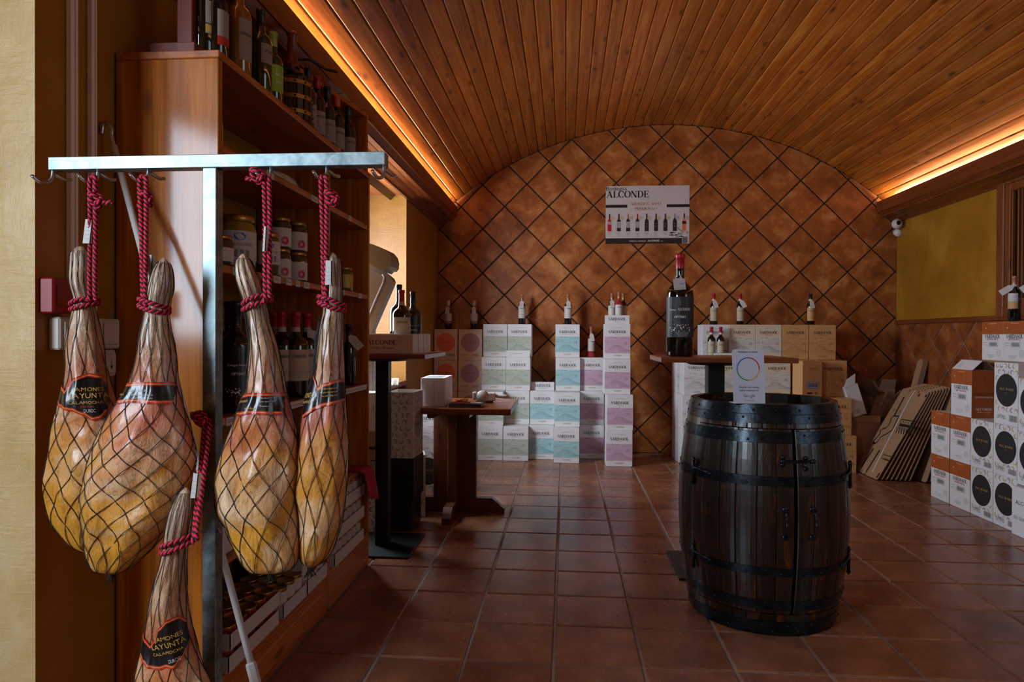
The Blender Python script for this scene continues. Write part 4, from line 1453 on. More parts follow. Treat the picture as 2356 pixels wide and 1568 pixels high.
def hook_pts(x, y, z, dx=-.014, s=1):
    return [(x, y, z + .02), (x, y - .004, z - .012), (x + dx * .15, y - .016, z - .026), (x + dx * .55, y - .036, z - .029), (x + dx, y - .05, z - .018)]


def smooth_path(pts, n=6):
    pts = [Vector(p) for p in pts]
    out = []
    for i in range(len(pts) - 1):
        p0, p1, p2, p3 = pts[max(i - 1, 0)], pts[i], pts[i + 1], pts[min(i + 2, len(pts) - 1)]
        for k in range(n):
            t = k / n
            out.append(.5 * ((2 * p1) + (p2 - p0) * t + (2 * p0 - 5 * p1 + 4 * p2 - p3) * t * t + (3 * p1 - p0 - 3 * p2 + p3) * t ** 3))
    out.append(pts[-1])
    return out


HOOKX = {}
for px in (118, 222, 338, 621, 750, 882):
    x = W(px, 388, y=RY + .01).x
    HOOKX[px] = x
    m = MB()
    pts = smooth_path(hook_pts(x - RX, .0, 1.624 - .004))
    m.tube(pts, .0042, 8)
    m.lathe([(0, .004), (.0042, .002), (.0048, -.001)], 8, X=Matrix.Translation(pts[-1]))
    m.tube(smooth_path([(x - RX + .002, .002, 1.618), (x - RX + .012, .022, 1.609), (x - RX + .016, .04, 1.612)]), .0042, 8)
    m.build('hook', 'hook_steel', rack)
for (px, py, s) in ((484, 962, -1), (470, 1222, -1), (512, 1222, 1)):
    z = W(px, py, y=RY).z
    pts = smooth_path([(.0 + s * .015, -.004, z), (s * .028, -.012, z - .004), (s * .036, -.026, z), (s * .034, -.034, z + .016)])
    MB().tube([p + Vector((-.004, 0, 0)) for p in pts], .004, 8).build('hook', 'hook_steel', rack)


# ------------------------------------------------------------------ hams
def rope_mesh(paths, r=.0052, turns=42.0):
    """three-strand twisted cord along each path; strands 0, 1 red and 2 black"""
    m = MB()
    for pts in paths:
        pts = [Vector(p) for p in pts]
        L = [0.0]
        for a, b in zip(pts, pts[1:]):
            L.append(L[-1] + (b - a).length)
        n = max(8, int(L[-1] / .0032))
        P = []
        j = 0
        for i in range(n + 1):
            s = L[-1] * i / n
            while j < len(L) - 2 and L[j + 1] < s:
                j += 1
            t = (s - L[j]) / max(L[j + 1] - L[j], 1e-9)
            P.append(pts[j].lerp(pts[j + 1], t))
        upv = None
        fr_ = []
        for i in range(n + 1):
            t = (P[min(i + 1, n)] - P[max(i - 1, 0)]).normalized()
            if upv is None:
                upv = Vector((1, 0, 0)) if abs(t.x) < .9 else Vector((0, 0, 1))
            s = t.cross(upv).normalized()
            upv = s.cross(t).normalized()
            fr_.append((s, upv.copy()))
        for k in range(4):
            q = []
            for i in range(n + 1):
                a = 2 * PI * k / 4 + turns * 2 * PI * (L[-1] * i / n)
                q.append(P[i] + (fr_[i][0] * math.cos(a) + fr_[i][1] * math.sin(a)) * r * .55)
            m.tube(q, r * (.60 if k % 2 == 0 else .52), 5, k % 2)
    return m


class Ham:
    def __init__(self, label, sil, y0, ratio=(.95, .60), seed=0, loc_label=None):
        self.y0 = y0
        self.seed = seed
        rows = []
        for (py, xl, xr) in sil:
            A, B = W(xl, py, y=y0), W(xr, py, y=y0)
            rows.append(((A.z + B.z) / 2, (A.x + B.x) / 2, (B.x - A.x) / 2))
        rows.sort()
        self.rows = rows
        self.z0, self.z1 = rows[0][0], rows[-1][0]
        self.amax = max(r[2] for r in rows)
        self.org = Vector((rows[0][1], y0, self.z0))
        self.t = thing('cured_ham', label, 'ham', self.org, 0, 'hams hanging on the rack')

    def row(self, z):
        R = self.rows
        z = min(max(z, R[0][0]), R[-1][0])
        for i in range(len(R) - 1):
            if z <= R[i + 1][0]:
                break
        t = (z - R[i][0]) / max(R[i + 1][0] - R[i][0], 1e-9)
        p0, p1, p2, p3 = R[max(i - 1, 0)], R[i], R[i + 1], R[min(i + 2, len(R) - 1)]
        o = []
        for k in (1, 2):
            m1 = (p2[k] - p0[k]) / max(p2[0] - p0[0], 1e-6) * (p2[0] - p1[0])
            m2 = (p3[k] - p1[k]) / max(p3[0] - p1[0], 1e-6) * (p2[0] - p1[0])
            h = (2 * t ** 3 - 3 * t * t + 1) * p1[k] + (t ** 3 - 2 * t * t + t) * m1 + (-2 * t ** 3 + 3 * t * t) * p2[k] + (t ** 3 - t * t) * m2
            o.append(h)
        return o[0], max(o[1], .0)

    def depth(self, z, a):
        f = (z - self.z0) / (self.z1 - self.z0)
        k = .95 if a < .035 else .95 - (.95 - .60) * min(1, (a - .035) / .055)
        return a * k

    def surf(self, ph, z, off=0.0):
        cx, a = self.row(z)
        b = self.depth(z, a)
        s = self.seed
        q = Vector((math.sin(ph) * 1.3, math.cos(ph) * 1.3, z * 9 + s * 5))
        d = .20 * a * mnz.noise(q) + .10 * a * mnz.noise(q * 2.3) + .035 * a * mnz.noise(Vector((q.x * 6, q.y * 6, q.z * 1.3)))
        # folded shank near the hoof
        f = (z - self.z0) / (self.z1 - self.z0)
        if f > .72:
            d += .05 * a * math.sin(7 * ph + 10 * z)
        return Vector((cx + (a + off * (1 if a > .002 else 0)) * math.sin(ph), self.y0 - (b + d + off) * math.cos(ph), z)) - self.org

    def px(self, x, y, off=0.0):
        p = W(x, y, y=self.y0)
        cx, a = self.row(p.z)
        ph = math.asin(max(-.98, min(.98, (p.x - cx) / max(a, 1e-4))))
        return ph, p.z

    def body(self):
        n, k = 44, 70
        vs, fs = [], []
        for i in range(k + 1):
            u = i / k
            u = .5 - .5 * math.cos(PI * u) * 1.0 if i in (0, k) else u * .985 + .0075
            z = self.z0 + (self.z1 - self.z0) * u
            for j in range(n):
                vs.append(self.surf(2 * PI * j / n, z))
        for i in range(k):
            for j in range(n):
                j2 = (j + 1) % n
                fs.append((i * n + j, i * n + j2, (i + 1) * n + j2, (i + 1) * n + j))
        fs += [tuple(reversed(range(n))), tuple(k * n + j for j in range(n))]
        MB().add(vs, fs, 0, True).build('ham_body', 'ham_skin', self.t)

    def net(self, N=11, bunch=None):
        m = MB()
        zz = [self.z0 + (self.z1 - self.z0) * (i / 130 * .975 + .012) for i in range(131)]
        kap = [0.0]
        for z0, z1 in zip(zz, zz[1:]):
            _, a = self.row((z0 + z1) / 2)
            kap.append(kap[-1] + (z1 - z0) * min(9.5, max(1.6, 9.0 * a / .11)))
        for k in range(N):
            for s in (-1, 1):
                m.tube([self.surf(2 * PI * k / N + s * kp + (.1 * self.seed), z, .0016) for kp, z in zip(kap, zz)], [.0006 + .00025 * min(1, self.row(z)[1] / .08) for z in zz], 4, 0)
        # gathered end with knot
        b = self.surf(0, self.z0, .0)
        for k in range(7):
            a = 2 * PI * k / 7
            m.tube([b + Vector((0, 0, .012)), b + Vector((.006 * math.cos(a), .006 * math.sin(a), -.004)), b + Vector((.014 * math.cos(a), .012 * math.sin(a), -.016 - .004 * (k % 3)))], .0012, 4)
        m.lathe([(0, -.012), (.006, -.008), (.008, 0), (.006, .008), (0, .012)], 10, c=tuple(b))
        if bunch:
            pts = [self.px(x, y) for x, y in bunch]
            for k in range(7):
                m.tube([self.surf(ph - .05 * k, z, .004 + .003 * math.sin(2.2 * i + k)) + Vector((-.0015 * k, .003 * k, 0)) for i, (ph, z) in enumerate(pts)], .0012, 4)
        m.build('net', 'net_cord', self.t)

    def label(self, cols, texts=(), shield=None):
        """cols: (pixel x, top y, bottom y) along the paper band"""
        m = MB()
        X = [c[0] for c in cols]
        n = 36

        def ev(t, k):
            x = X[0] + (X[-1] - X[0]) * t
            for i in range(len(cols) - 1):
                if x <= cols[i + 1][0]:
                    break
            q = (x - cols[i][0]) / max(cols[i + 1][0] - cols[i][0], 1e-6)
            q = q * q * (3 - 2 * q)
            return x, cols[i][k] + (cols[i + 1][k] - cols[i][k]) * q
        st = [(0, 4, 1), (4, 5.5, 2), (5.5, 8, 1), (8, None, 0)]
        grid = []
        for i in range(n + 1):
            x, yt = ev(i / n, 1)
            _, yb = ev(i / n, 2)
            ys = [yt, yt + 4, yt + 5.5, yt + 8] + [yt + 8 + (yb - yt - 16) * k / 4 for k in (1, 2, 3)] + [yb - 8, yb - 5.5, yb - 4, yb]
            col = []
            for y in ys:
                ph, z = self.px(x, y)
                col.append(self.surf(ph, z, .0035))
            grid.append(col)
        mats = [1, 2, 1, 0, 0, 0, 0, 1, 2, 1]
        nr = len(mats)
        vs = [p for c in grid for p in c]
        fs = [(i * (nr + 1) + j, i * (nr + 1) + j + 1, i * (nr + 1) + j + nr + 2, i * (nr + 1) + j + nr + 1) for i in range(n) for j in range(nr)]
        m.add(vs, fs, 0, True)
        m.m = [mats[j] for i in range(n) for j in range(nr)]
        for (txt, x, y, hpx, wpx, mt, rot) in texts:
            ph0, z0 = self.px(x, y)
            cx, a = self.row(z0)
            sc = self.y0 / CAM_F * 1.04

            def fn(u, v, ph0=ph0, z0=z0, a=a):
                return self.surf(ph0 + u / max(a, .02), z0 + v, .0078)
            put_text(m, txt, fn, 0, 0, hpx * sc, mt, w=wpx * sc, rot=rot)
        m.build('paper_band', ['label_black', 'label_red', 'label_gold', 'paper_white'], self.t)

    def rope(self, hook, legs, ringL, ringR, knot, tail, hooky):
        y0 = self.y0
        P = lambda x, y, d=0.0: W(x, y, y=y0 + d) - self.org
        A, B = W(*ringL, y=y0), W(*ringR, y=y0)
        c, rx = (A + B) / 2, (B.x - A.x) / 2
        dz = (B.z - A.z) / 2
        _, a = self.row(c.z)
        ry = self.depth(c.z, a) + .007
        paths = []
        for k in (0, 1):
            off = (-.0055, .0055)[k]
            paths.append([Vector((c.x + rx * math.sin(q), y0 - ry * math.cos(q), c.z + dz * math.sin(q) + off * (1.0 + .6 * math.cos(q)))) - self.org for q in [2 * PI * i / 40 for i in range(41)]])
        hk = W(*hook, y=hooky)
        for k, (tx, ty, bx_, by_) in enumerate(legs):
            top = W(tx, ty, y=hooky) - self.org
            bot = W(bx_, by_, y=y0 - ry * .75) - self.org
            end = bot + Vector((-.004 + .008 * k, .0, -.012))
            paths.append(smooth_path([hk - self.org + Vector((0, .004, .003)), top + Vector((0, 0, -.004)), top.lerp(bot, .35) + Vector((.001, 0, 0)), bot.lerp(top, .25), bot, end]))
        kp = W(*knot, y=hooky) - self.org
        kn = []
        for i in range(61):
            q = 2 * PI * i / 60
            kn.append(kp + Vector((.0125 * math.sin(2 * q) + .004 * math.cos(q), -.004 + .007 * math.cos(3 * q), .0135 * math.cos(2 * q + .6) * (1 - .3 * math.sin(q)))))
        paths.append(kn)
        tl = W(*tail, y=hooky) - self.org
        paths.append(smooth_path([kp, kp.lerp(tl, .5) + Vector((0, -.004, -.006)), tl]))
        rope_mesh(paths).build('rope', ['rope_red', 'rope_black'], self.t)

    def card(self, x0, y0, x1, y1, lean=0.0, dy=0.0):
        A, B = W(x0, y0, y=self.y0 - .02 + dy) - self.org, W(x1, y1, y=self.y0 - .02 + dy) - self.org
        w, h = B.x - A.x, A.z - B.z
        c = (A + B) / 2
        m = MB()
        X = Matrix.Translation(c) @ Matrix.Rotation(lean, 4, 'Y')
        m.prism([(-w / 2 + .003, h / 2), (w / 2, h / 2 - .002), (w / 2 - .003, -h / 2 + .001), (-w / 2 - .001, -h / 2)], lambda u, v, q: (u, q, v), -.001, .001, 0, X)
        m.prism([(w / 2 - .002, h / 2 - .002), (w / 2, h / 2 - .002), (w / 2 - .003, -h / 2 + .001), (w / 2 - .005, -h / 2 + .001)], lambda u, v, q: (u, q, v), -.001, .012, 0, X)
        for k in range(4):
            m.flat([rect(-w * .3, -h * .3 + h * .16 * k, w * .25, -h * .29 + h * .16 * k)], lambda u, v: (u, -.0014, v), 1, X)
        m.build('paper_tag', ['paper_white', 'ink_soft'], self.t)


H1 = Ham('leftmost ham with shield-shaped black label, partly behind the broad ham', [(567, 178, 192), (575, 168, 198), (600, 165, 201), (650, 164, 202), (690, 174, 209), (720, 170, 216), (760, 162, 225), (800, 156, 233), (860, 157, 243), (900, 150, 253), (940, 140, 264), (1000, 124, 272), (1060, 114, 276), (1110, 111, 272), (1150, 114, 265), (1190, 126, 256), (1220, 145, 247), (1250, 170, 238), (1268, 195, 226), (1276, 210, 214)], 1.622, seed=1)
H2 = Ham('broadest ham, second from the left, with plain black band across it', [(593, 374, 380), (602, 366, 387), (620, 356, 394), (660, 345, 396), (690, 341, 389), (720, 336, 385), (760, 328, 389), (790, 324, 396), (820, 319, 401), (860, 309, 403), (900, 294, 409), (940, 266, 419), (980, 243, 432), (1020, 224, 441), (1060, 211, 444), (1100, 202, 440), (1140, 196, 428), (1180, 193, 408), (1220, 196, 382), (1260, 203, 348), (1290, 213, 316), (1308, 224, 294), (1318, 245, 268), (1321, 255, 258)], 1.500, seed=2)
H3 = Ham('ham just right of the rack post with long pale shank and black band', [(584, 556, 562), (592, 549, 570), (605, 544, 579), (640, 546, 595), (680, 558, 607), (710, 568, 614), (740, 573, 619), (770, 577, 628), (800, 578, 637), (840, 575, 645), (880, 572, 652), (900, 569, 656), (940, 553, 666), (980, 538, 677), (1020, 521, 685), (1050, 511, 686), (1080, 503, 686), (1110, 499, 684), (1150, 498, 682), (1180, 501, 684), (1210, 519, 686), (1240, 531, 687), (1270, 548, 687), (1295, 562, 680), (1310, 580, 664), (1317, 605, 640), (1320, 622, 628)], 1.535, seed=3)
H4 = Ham('narrow rightmost ham seen edge-on with torn black label', [(581, 760, 768), (588, 752, 776), (600, 750, 782), (620, 748, 784), (660, 750, 786), (690, 745, 787), (720, 744, 788), (740, 739, 788), (780, 734, 789), (820, 730, 790), (860, 727, 791), (900, 716, 792), (940, 702, 794), (980, 694, 797), (1020, 688, 799), (1060, 682, 799), (1100, 678, 797), (1130, 678, 794), (1160, 685, 791), (1200, 690, 785), (1240, 688, 773), (1270, 688, 761), (1290, 695, 744), (1302, 706, 726), (1306, 713, 718)], 1.560, seed=4)
H5 = Ham('lowest ham hanging in front of the rack post, running out of the picture', [(1121, 425, 431), (1130, 414, 438), (1150, 404, 441), (1180, 392, 439), (1220, 384, 434), (1260, 379, 428), (1300, 370, 425), (1340, 359, 425), (1380, 351, 427), (1420, 345, 432), (1460, 339, 441), (1500, 331, 450), (1540, 321, 463), (1568, 313, 477), (1620, 296, 498), (1680, 282, 512), (1740, 276, 512), (1800, 284, 490), (1840, 300, 462), (1862, 330, 420), (1868, 360, 390)], 1.470, seed=5)
for h_ in (H1, H2, H3, H4, H5):
    h_.body()
H1.net(10); H2.net(12); H3.net(11, [(572, 715), (570, 760), (566, 800), (560, 850), (555, 900), (546, 960)]); H4.net(10, [(746, 725), (737, 780), (730, 830), (722, 880), (706, 930)]); H5.net(11)
H1.label([(158, 880, 924), (172, 889, 932), (186, 894, 937), (194, 884, 938), (203, 866, 940), (225, 856, 950), (240, 860, 962), (250, 876, 960), (258, 900, 945)],
         [(sans('JAMONES'), 231, 896, 8.5, 56, 2, .0), (sans('LAYUNTA'), 233, 911, 11, 76, 2, 0), (sans('CALAMOCHA'), 230, 924, 6.5, 68, 2, 0), (sans('DUROC'), 236, 943, 7.5, 24, 3, 0), (sans('JAMON'), 232, 932, 4, 26, 1, 0)])
H2.label([(302, 880, 923), (320, 878, 921), (340, 876, 921), (370, 875, 923), (395, 876, 925), (408, 878, 926)],
         [(sans('D.O. TERUEL'), 348, 896, 4.5, 42, 3, 0), (sans('Ingredientes: jamon de cerdo, sal'), 358, 905, 3.5, 46, 3, 0), (sans('Conservar en lugar fresco'), 358, 912, 3.5, 46, 3, 0), (sans('CALAMOCHA'), 312, 905, 4, 20, 2, 0)])
H3.label([(560, 914, 952), (575, 904, 950), (595, 900, 946), (620, 899, 947), (645, 900, 949), (658, 902, 950)],
         [(sans('JAMONES'), 585, 921, 5, 26, 2, .15), (sans('Ingredientes: jamon, sal'), 630, 912, 3.5, 34, 3, 0), (sans('Conservar en sitio seco'), 630, 920, 3.5, 34, 3, 0), (sans('Teruel'), 630, 930, 3.5, 24, 3, 0), (sans('calidad'), 600, 935, 5, 20, 2, 0)])
H4.label([(710, 893, 958), (722, 878, 950), (729, 858, 944), (735, 868, 940), (742, 888, 936), (760, 878, 930), (785, 870, 925), (792, 870, 922)],
         [(sans('LAYUNTA'), 722, 912, 11, 34, 2, .1), (sans('CALAMOCHA'), 722, 924, 6, 34, 2, .1), (sans('Calidad suprema'), 768, 892, 4, 34, 2, .1), (sans('Producto curado'), 768, 900, 4, 34, 2, .1), (sans('Teruel - Espana'), 768, 908, 4, 34, 2, .1)])
H5.label([(346, 1443, 1493), (358, 1456, 1505), (370, 1466, 1514), (382, 1452, 1518), (392, 1424, 1518), (408, 1408, 1514), (422, 1404, 1516), (434, 1420, 1500), (440, 1440, 1480)],
         [(sans('JAMONES'), 412, 1450, 9, 58, 2, .22), (sans('LAYUNTA'), 412, 1468, 11.5, 76, 2, .22), (sans('CALAMOCHA'), 412, 1482, 6.5, 68, 2, .22), (sans('DUROC'), 424, 1500, 7.5, 26, 3, .22)])
HK = RY - .022
H1.rope((214, 409), ((207, 412, 206, 682), (219, 412, 219, 680)), (167, 706), (224, 692), (222, 459), (259, 464), HK)
H2.rope((332, 408), ((321, 412, 329, 686), (336, 412, 334, 690)), (325, 694), (385, 714), (338, 456), (317, 474), HK)
H3.rope((616, 408), ((608, 414, 610, 682), (619, 412, 620, 672)), (563, 707), (622, 684), (593, 404), (566, 410), HK)
H4.rope((745, 408), ((738, 412, 745, 684), (751, 412, 749, 690)), (735, 688), (792, 707), (764, 455), (757, 466), HK)
H5.rope((474, 966), ((470, 975, 446, 1236), (482, 975, 452, 1228)), (374, 1262), (449, 1234), (462, 962), (448, 955), 1.552)
H1.card(193, 504, 212, 560, .06, -.03)
H2.card(333, 585, 352, 640, -.04, .03)
H3.card(605, 520, 614, 578, .0, 0)
H4.card(748, 598, 765, 655, -.05, -.01)
H5.card(441, 1087, 456, 1146, .05, -.03)

# awning crank leaning between the rack and the shelving
ck = thing('awning_crank', 'long white awning crank with hooked end leaning behind the hams', 'crank', (0, 0, 0))
a_, b_ = W(262, 335, y=1.90), W(588, 1568, y=1.72)
dirn = (b_ - a_)
b2 = a_ + dirn * (a_.z / (a_.z - b_.z)) * .998
ck.location = b2
MB().tube([a_ - b2, Vector((0, 0, 0.004))], .009, 10).build('crank_rod', 'plastic_white', ck)
s0, s1 = a_.lerp(b2, .80) - b2, a_.lerp(b2, .93) - b2
MB().tube([s0, s0.lerp(s1, .02), s1.lerp(s0, .02), s1], [.011, .0135, .0145, .012], 6, smooth=False).build('crank_grip', 'plastic_white', ck)
hp = [a_ - b2, W(257, 315, y=1.90) - b2, W(256, 296, y=1.90) - b2, W(247, 283, y=1.90) - b2, W(237, 288, y=1.90) - b2, W(234, 308, y=1.90) - b2]
MB().tube(smooth_path(hp), .006, 8).build('crank_hook', 'hook_steel', ck)

# trunking, alarm box and switches on the left wall
for k, (px0, px1, zb, lb) in enumerate(((160, 183, 1.37, 'wide pale cable trunking left on the dark yellow wall, ending above the alarm box'), (208, 226, 1.24, 'narrow pale cable trunking running down to the wall switches'))):
    y0, y1 = W(px0, 400, x=XL + .012).y, W(px1, 400, x=XL + .02).y
    t = tag(MB().cbox(XL + .0005, y0, zb, XL + .018, y1, 2.43, .002).build('cable_trunking', 'trunking'), lb, 'trunking', 'cable trunking on the left wall')
    MB().box(XL + .0182, (y0 + y1) / 2 - .001, zb + .002, XL + .0186, (y0 + y1) / 2 + .001, 2.42).build('cover_seam', 'plastic_grey', t)
ab = thing('alarm_box', 'red fire alarm call box on the left wall behind the leftmost ham', 'alarm', (XL, 1.70, 1.275))
MB().cbox(.0005, -.03, 0, .04, .05, .093, .004).build('alarm_housing', 'alarm_red', ab)
MB().cbox(.0402, -.018, .02, .042, .038, .072, .0008).build('alarm_window', 'alarm_red', ab)
for k, (y0, z0, w_, h_, lb) in enumerate(((1.70, 1.178, .088, .088, 'white wall switch mostly behind the leftmost ham'), (1.858, 1.178, .088, .088, 'white double wall switch beside the shelving side panel'), (1.868, 1.096, .060, .078, 'narrow white blind switch with an arrow below the double switch'))):
    s = thing('wall_switch', lb, 'switch', (XL, y0, z0), 0, 'wall switches')
    MB().cbox(.0005, 0, 0, .034, w_, h_, .005).build('switch_plate', 'switch_white', s)
    MB().cbox(.0342, w_ * .13, h_ * .13, .040, w_ * .87, h_ * .87, .003).build('switch_rocker', 'switch_white', s)
    if k == 2:
        MB().flat(line([(w_ * .5, h_ * .3), (w_ * .5, h_ * .7)], .002) + [[(w_ * .4, h_ * .42), (w_ * .5, h_ * .27), (w_ * .6, h_ * .42)]], lambda u, v: (.0404, u, v)).build('arrow_mark', 'ink', s)

# ------------------------------------------------------------------ oak barrel with doors
BX, BY, BH = .887, 3.15, .945


def br(z):
    return .306 + .057 * (1 - ((z - BH / 2) / (BH / 2)) ** 2)


barrel = thing('wine_barrel', 'dark oak barrel with black iron hoops and two hinged doors', 'barrel', (BX, BY, 0))


def stave(a0, a1, z0, z1, parent, nz=12, name='stave'):
    """curved stave between two angles (degrees)"""
    a0, a1 = math.radians(a0), math.radians(a1)
    n = 4
    vs, fs = [], []
    for i in range(nz + 1):
        z = z0 + (z1 - z0) * i / nz
        R = br(z)
        ring_ = [(R - .024, a0 + .002), (R - .0035, a0 + .002)] + [(R - (.0 if 0 < k < n else .001), a0 + .010 + (a1 - a0 - .020) * k / n) for k in range(n + 1)] + [(R - .0035, a1 - .002), (R - .024, a1 - .002)]
        for r, a in ring_:
            vs.append((r * math.cos(a), r * math.sin(a), z))
    c = n + 5
    for i in range(nz):
        for j in range(c):
            j2 = (j + 1) % c
            fs.append((i * c + j, i * c + j2, (i + 1) * c + j2, (i + 1) * c + j))
    fs += [tuple(reversed(range(c))), tuple(nz * c + j for j in range(c))]
    return MB().add(vs, fs).build(name, 'stave_wood', parent)


def hoop(z0, z1, a0, a1, parent, rivets=0, name='hoop', out=.0035, seed=0):
    n = max(4, int((a1 - a0) / 6))
    m = MB()
    vs, fs = [], []
    prof = [(br(z0) + .0005, z0), (br(z0) + out, z0 + .001), (br((z0 + z1) / 2) + out, (z0 + z1) / 2), (br(z1) + out, z1 - .001), (br(z1) + .0005, z1)]
    for pa, pb in ((0, 2), (1, 4), (3, 5)):
        m.lathe(prof[pa:pb], n, 0, a0=math.radians(a0), a1=math.radians(a1))
    rg = random.Random(seed)
    for k in range(rivets):
        a = math.radians(a0 + (a1 - a0) * (k + .5) / rivets + rg.uniform(-2, 2))
        zc = z0 + (z1 - z0) * (.3 if k % 2 else .7)
        R = br(zc) + out
        X = Matrix.Rotation(a, 4, 'Z') @ Matrix.Translation((R, 0, zc)) @ Matrix.Rotation(PI / 2, 4, 'Y')
        m.lathe([(.0058, 0), (.005, .0018), (.002, .003), (0, .003)], 7, 1, X=X)
    return m.build(name, ['black_iron', 'iron_rivet'], parent)


LD, GAP0, GAP1, RD = -157.0, -84.9, -83.0, -27.0
DZ0, DZ1 = .098, .846
k = 0
a = RD
while a < 360 + LD - .1:                       # fixed staves round the back
    w_ = (360 + LD - RD) / 18
    stave(a, a + w_, 0, BH, barrel)
    a += w_
for i in range(7):
    w_ = (GAP0 - LD) / 7
    stave(LD + w_ * i, LD + w_ * (i + 1), DZ1 + .004, BH, barrel, 3)
    stave(LD + w_ * i, LD + w_ * (i + 1), 0, DZ0 - .004, barrel, 3)
for i in range(5):
    w_ = (RD - GAP0) / 5
    stave(GAP0 + w_ * i, GAP0 + w_ * (i + 1), DZ1 + .004, BH, barrel, 3)
    stave(GAP0 + w_ * i, GAP0 + w_ * (i + 1), 0, DZ0 - .004, barrel, 3)


def door(a0, a1, n, seed, hinge_a, handle_a):
    vs, fs = [], []
    m = MB()
    prof = [(br(z) - .030, z) for z in [DZ0 + (DZ1 - DZ0) * q / 10 for q in range(11)]]
    m.lathe(prof, 10, a0=math.radians(a0 + .6), a1=math.radians(a1 - .6))
    d = m.build('door', 'dark_wood', barrel)
    rg = random.Random(seed)
    cuts = [a0] + [a0 + (a1 - a0) * (i + rg.uniform(-.22, .22)) / n for i in range(1, n)] + [a1]
    for p, q in zip(cuts, cuts[1:]):
        stave(p, q, DZ0, DZ1, d)
    for z0, z1 in ((.790, .838), (.620, .660), (.257, .292), (.112, .154)):
        hoop(z0, z1, a0 + .3, a1 - .3, d, max(3, int((a1 - a0) / 11)), 'hoop_strap', seed=seed)
    for zc in (.64, .275):
        X = Matrix.Rotation(math.radians(hinge_a), 4, 'Z') @ Matrix.Translation((br(zc) + .006, 0, zc))
        mm = MB().tube([(0, 0, -.05), (0, 0, .05)], .007, 8, X=X)
        mm.lathe([(0, .062), (.006, .056), (.009, .05), (.009, .046)], 8, X=X).lathe([(.009, -.046), (.009, -.05), (.006, -.056), (0, -.062)], 8, X=X)
        s = 1 if handle_a > hinge_a else -1
        pts = []
        for q in range(9):
            aa = math.radians(hinge_a + s * q * 2.2)
            pts.append(((br(zc) + .007) * math.cos(aa), (br(zc) + .007) * math.sin(aa), zc + .016 - .0015 * q))
        mm.tube(pts, [.005] * 6 + [.007, .009, .003], 6)
        mm.build('hinge', 'black_iron', d)
    R = br(.45)
    X = Matrix.Rotation(math.radians(handle_a), 4, 'Z') @ Matrix.Translation((R, 0, .475))
    pts = smooth_path([(.002, 0, .052), (.016, 0, .046), (.026, 0, .028), (.029, 0, 0), (.026, 0, -.028), (.016, 0, -.046), (.002, 0, -.052)], 5)
    rr = [.0052 + .0016 * math.sin(i * 1.3) for i in range(len(pts))]
    hm = MB().tube(pts, rr, 8, X=X)
    for z in (.056, -.056):
        hm.lathe([(.013, 0), (.012, .003), (.005, .006), (0, .006)], 10, X=X @ Matrix.Translation((.0005, 0, z)) @ Matrix.Rotation(PI / 2, 4, 'Y'))
    hm.build('handle', 'black_iron', d)
    return d


dl = door(LD, GAP0, 6, 3, LD + 1.5, GAP0 - 6.5)
dr = door(GAP1, RD, 5, 5, RD - 1.0, GAP1 + 9.5)
# latch across the gap
m = MB()
R = br(.73)
X = Matrix.Rotation(math.radians(-84.5), 4, 'Z') @ Matrix.Translation((R + .004, 0, .722))
m.box(-.002, -.045, -.006, .003, .06, .006, 0, X)
for (yy, zz) in ((-.05, .016), (-.05, -.014), (-.05, .0), (.045, .012), (.045, -.03), (.075, 0)):
    m.lathe([(.010, 0), (.009, .003), (.003, .006), (0, .006)], 9, X=X @ Matrix.Translation((-.002, yy, zz)) @ Matrix.Rotation(PI / 2, 4, 'Y'))
m.tube([(.004, .04, .0), (.008, .042, -.02), (.005, .045, -.036)], .004, 6, X=X)
m.build('latch', 'black_iron', barrel)
hoop(.868, BH + .001, 0, 360, barrel, 44, seed=1, out=.0042)
hoop(0, .064, 0, 360, barrel, 40, seed=2, out=.0042)
for z0, z1 in ((.790, .838), (.620, .660), (.257, .292), (.112, .154)):
    hoop(z0, z1, RD + .2, 360 + LD - .2, barrel, 18, seed=int(z0 * 100))
# seam line in the double top hoop
MB().lathe([(br(.905) + .0045, .904), (br(.905) + .0052, .906), (br(.905) + .0045, .908)], 60).build('hoop_seam', 'black_iron', barrel)
hd_ = MB()
for i in range(7):
    x0, x1 = -.28 + .08 * i, -.28 + .08 * (i + 1) - .0015
    rr = .281
    f = lambda x: math.sqrt(max(rr * rr - x * x, .0001))
    poly = [(x0, -f(x0)), (x0 * .5 + x1 * .5, -f((x0 + x1) / 2)), (x1, -f(x1)), (x1, f(x1)), (x0 * .5 + x1 * .5, f((x0 + x1) / 2)), (x0, f(x0))]
    MB().prism(poly, lambda u, v, w: (u, v, w), .885, .905).build('head_board', 'stave_wood', barrel)

# acrylic sign on the barrel rim
sg = thing('acrylic_sign', 'white acrylic table sign with a coloured ring standing on the barrel rim', 'sign', (.757, 2.868, .9465), .10)
w_, h_ = .128, .224
r_ = .012
pl = [(-w_ / 2, .0), (w_ / 2 + .004, 0)] + [(w_ / 2 - r_ + r_ * math.cos(q), h_ - r_ + r_ * math.sin(q)) for q in [k * PI / 12 for k in range(7)]] + [(-w_ / 2 + r_ - r_ * math.sin(q) - .004, h_ - r_ + r_ * math.cos(q)) for q in [k * PI / 12 for k in range(7)]]
LEAN = Matrix.Rotation(-.06, 4, 'X')
MB().prism(pl, lambda u, v, w: (u, w, v), 0, .003, 0, LEAN).build('sign_plate', 'sign_acrylic', sg)
MB().box(-w_ / 2, .004, 0, w_ / 2, .055, .003).build('sign_foot', 'sign_acrylic', sg)
m = MB()
sf = lambda u, v: (LEAN @ Vector((u, -.0007, v)))
put_text(m, sans('Ayúdanos a crecer'), sf, -.002, h_ * .935, .0085, 0, w=.083)
m.build('sign_lettering_top', ['ink'], sg)
m = MB()
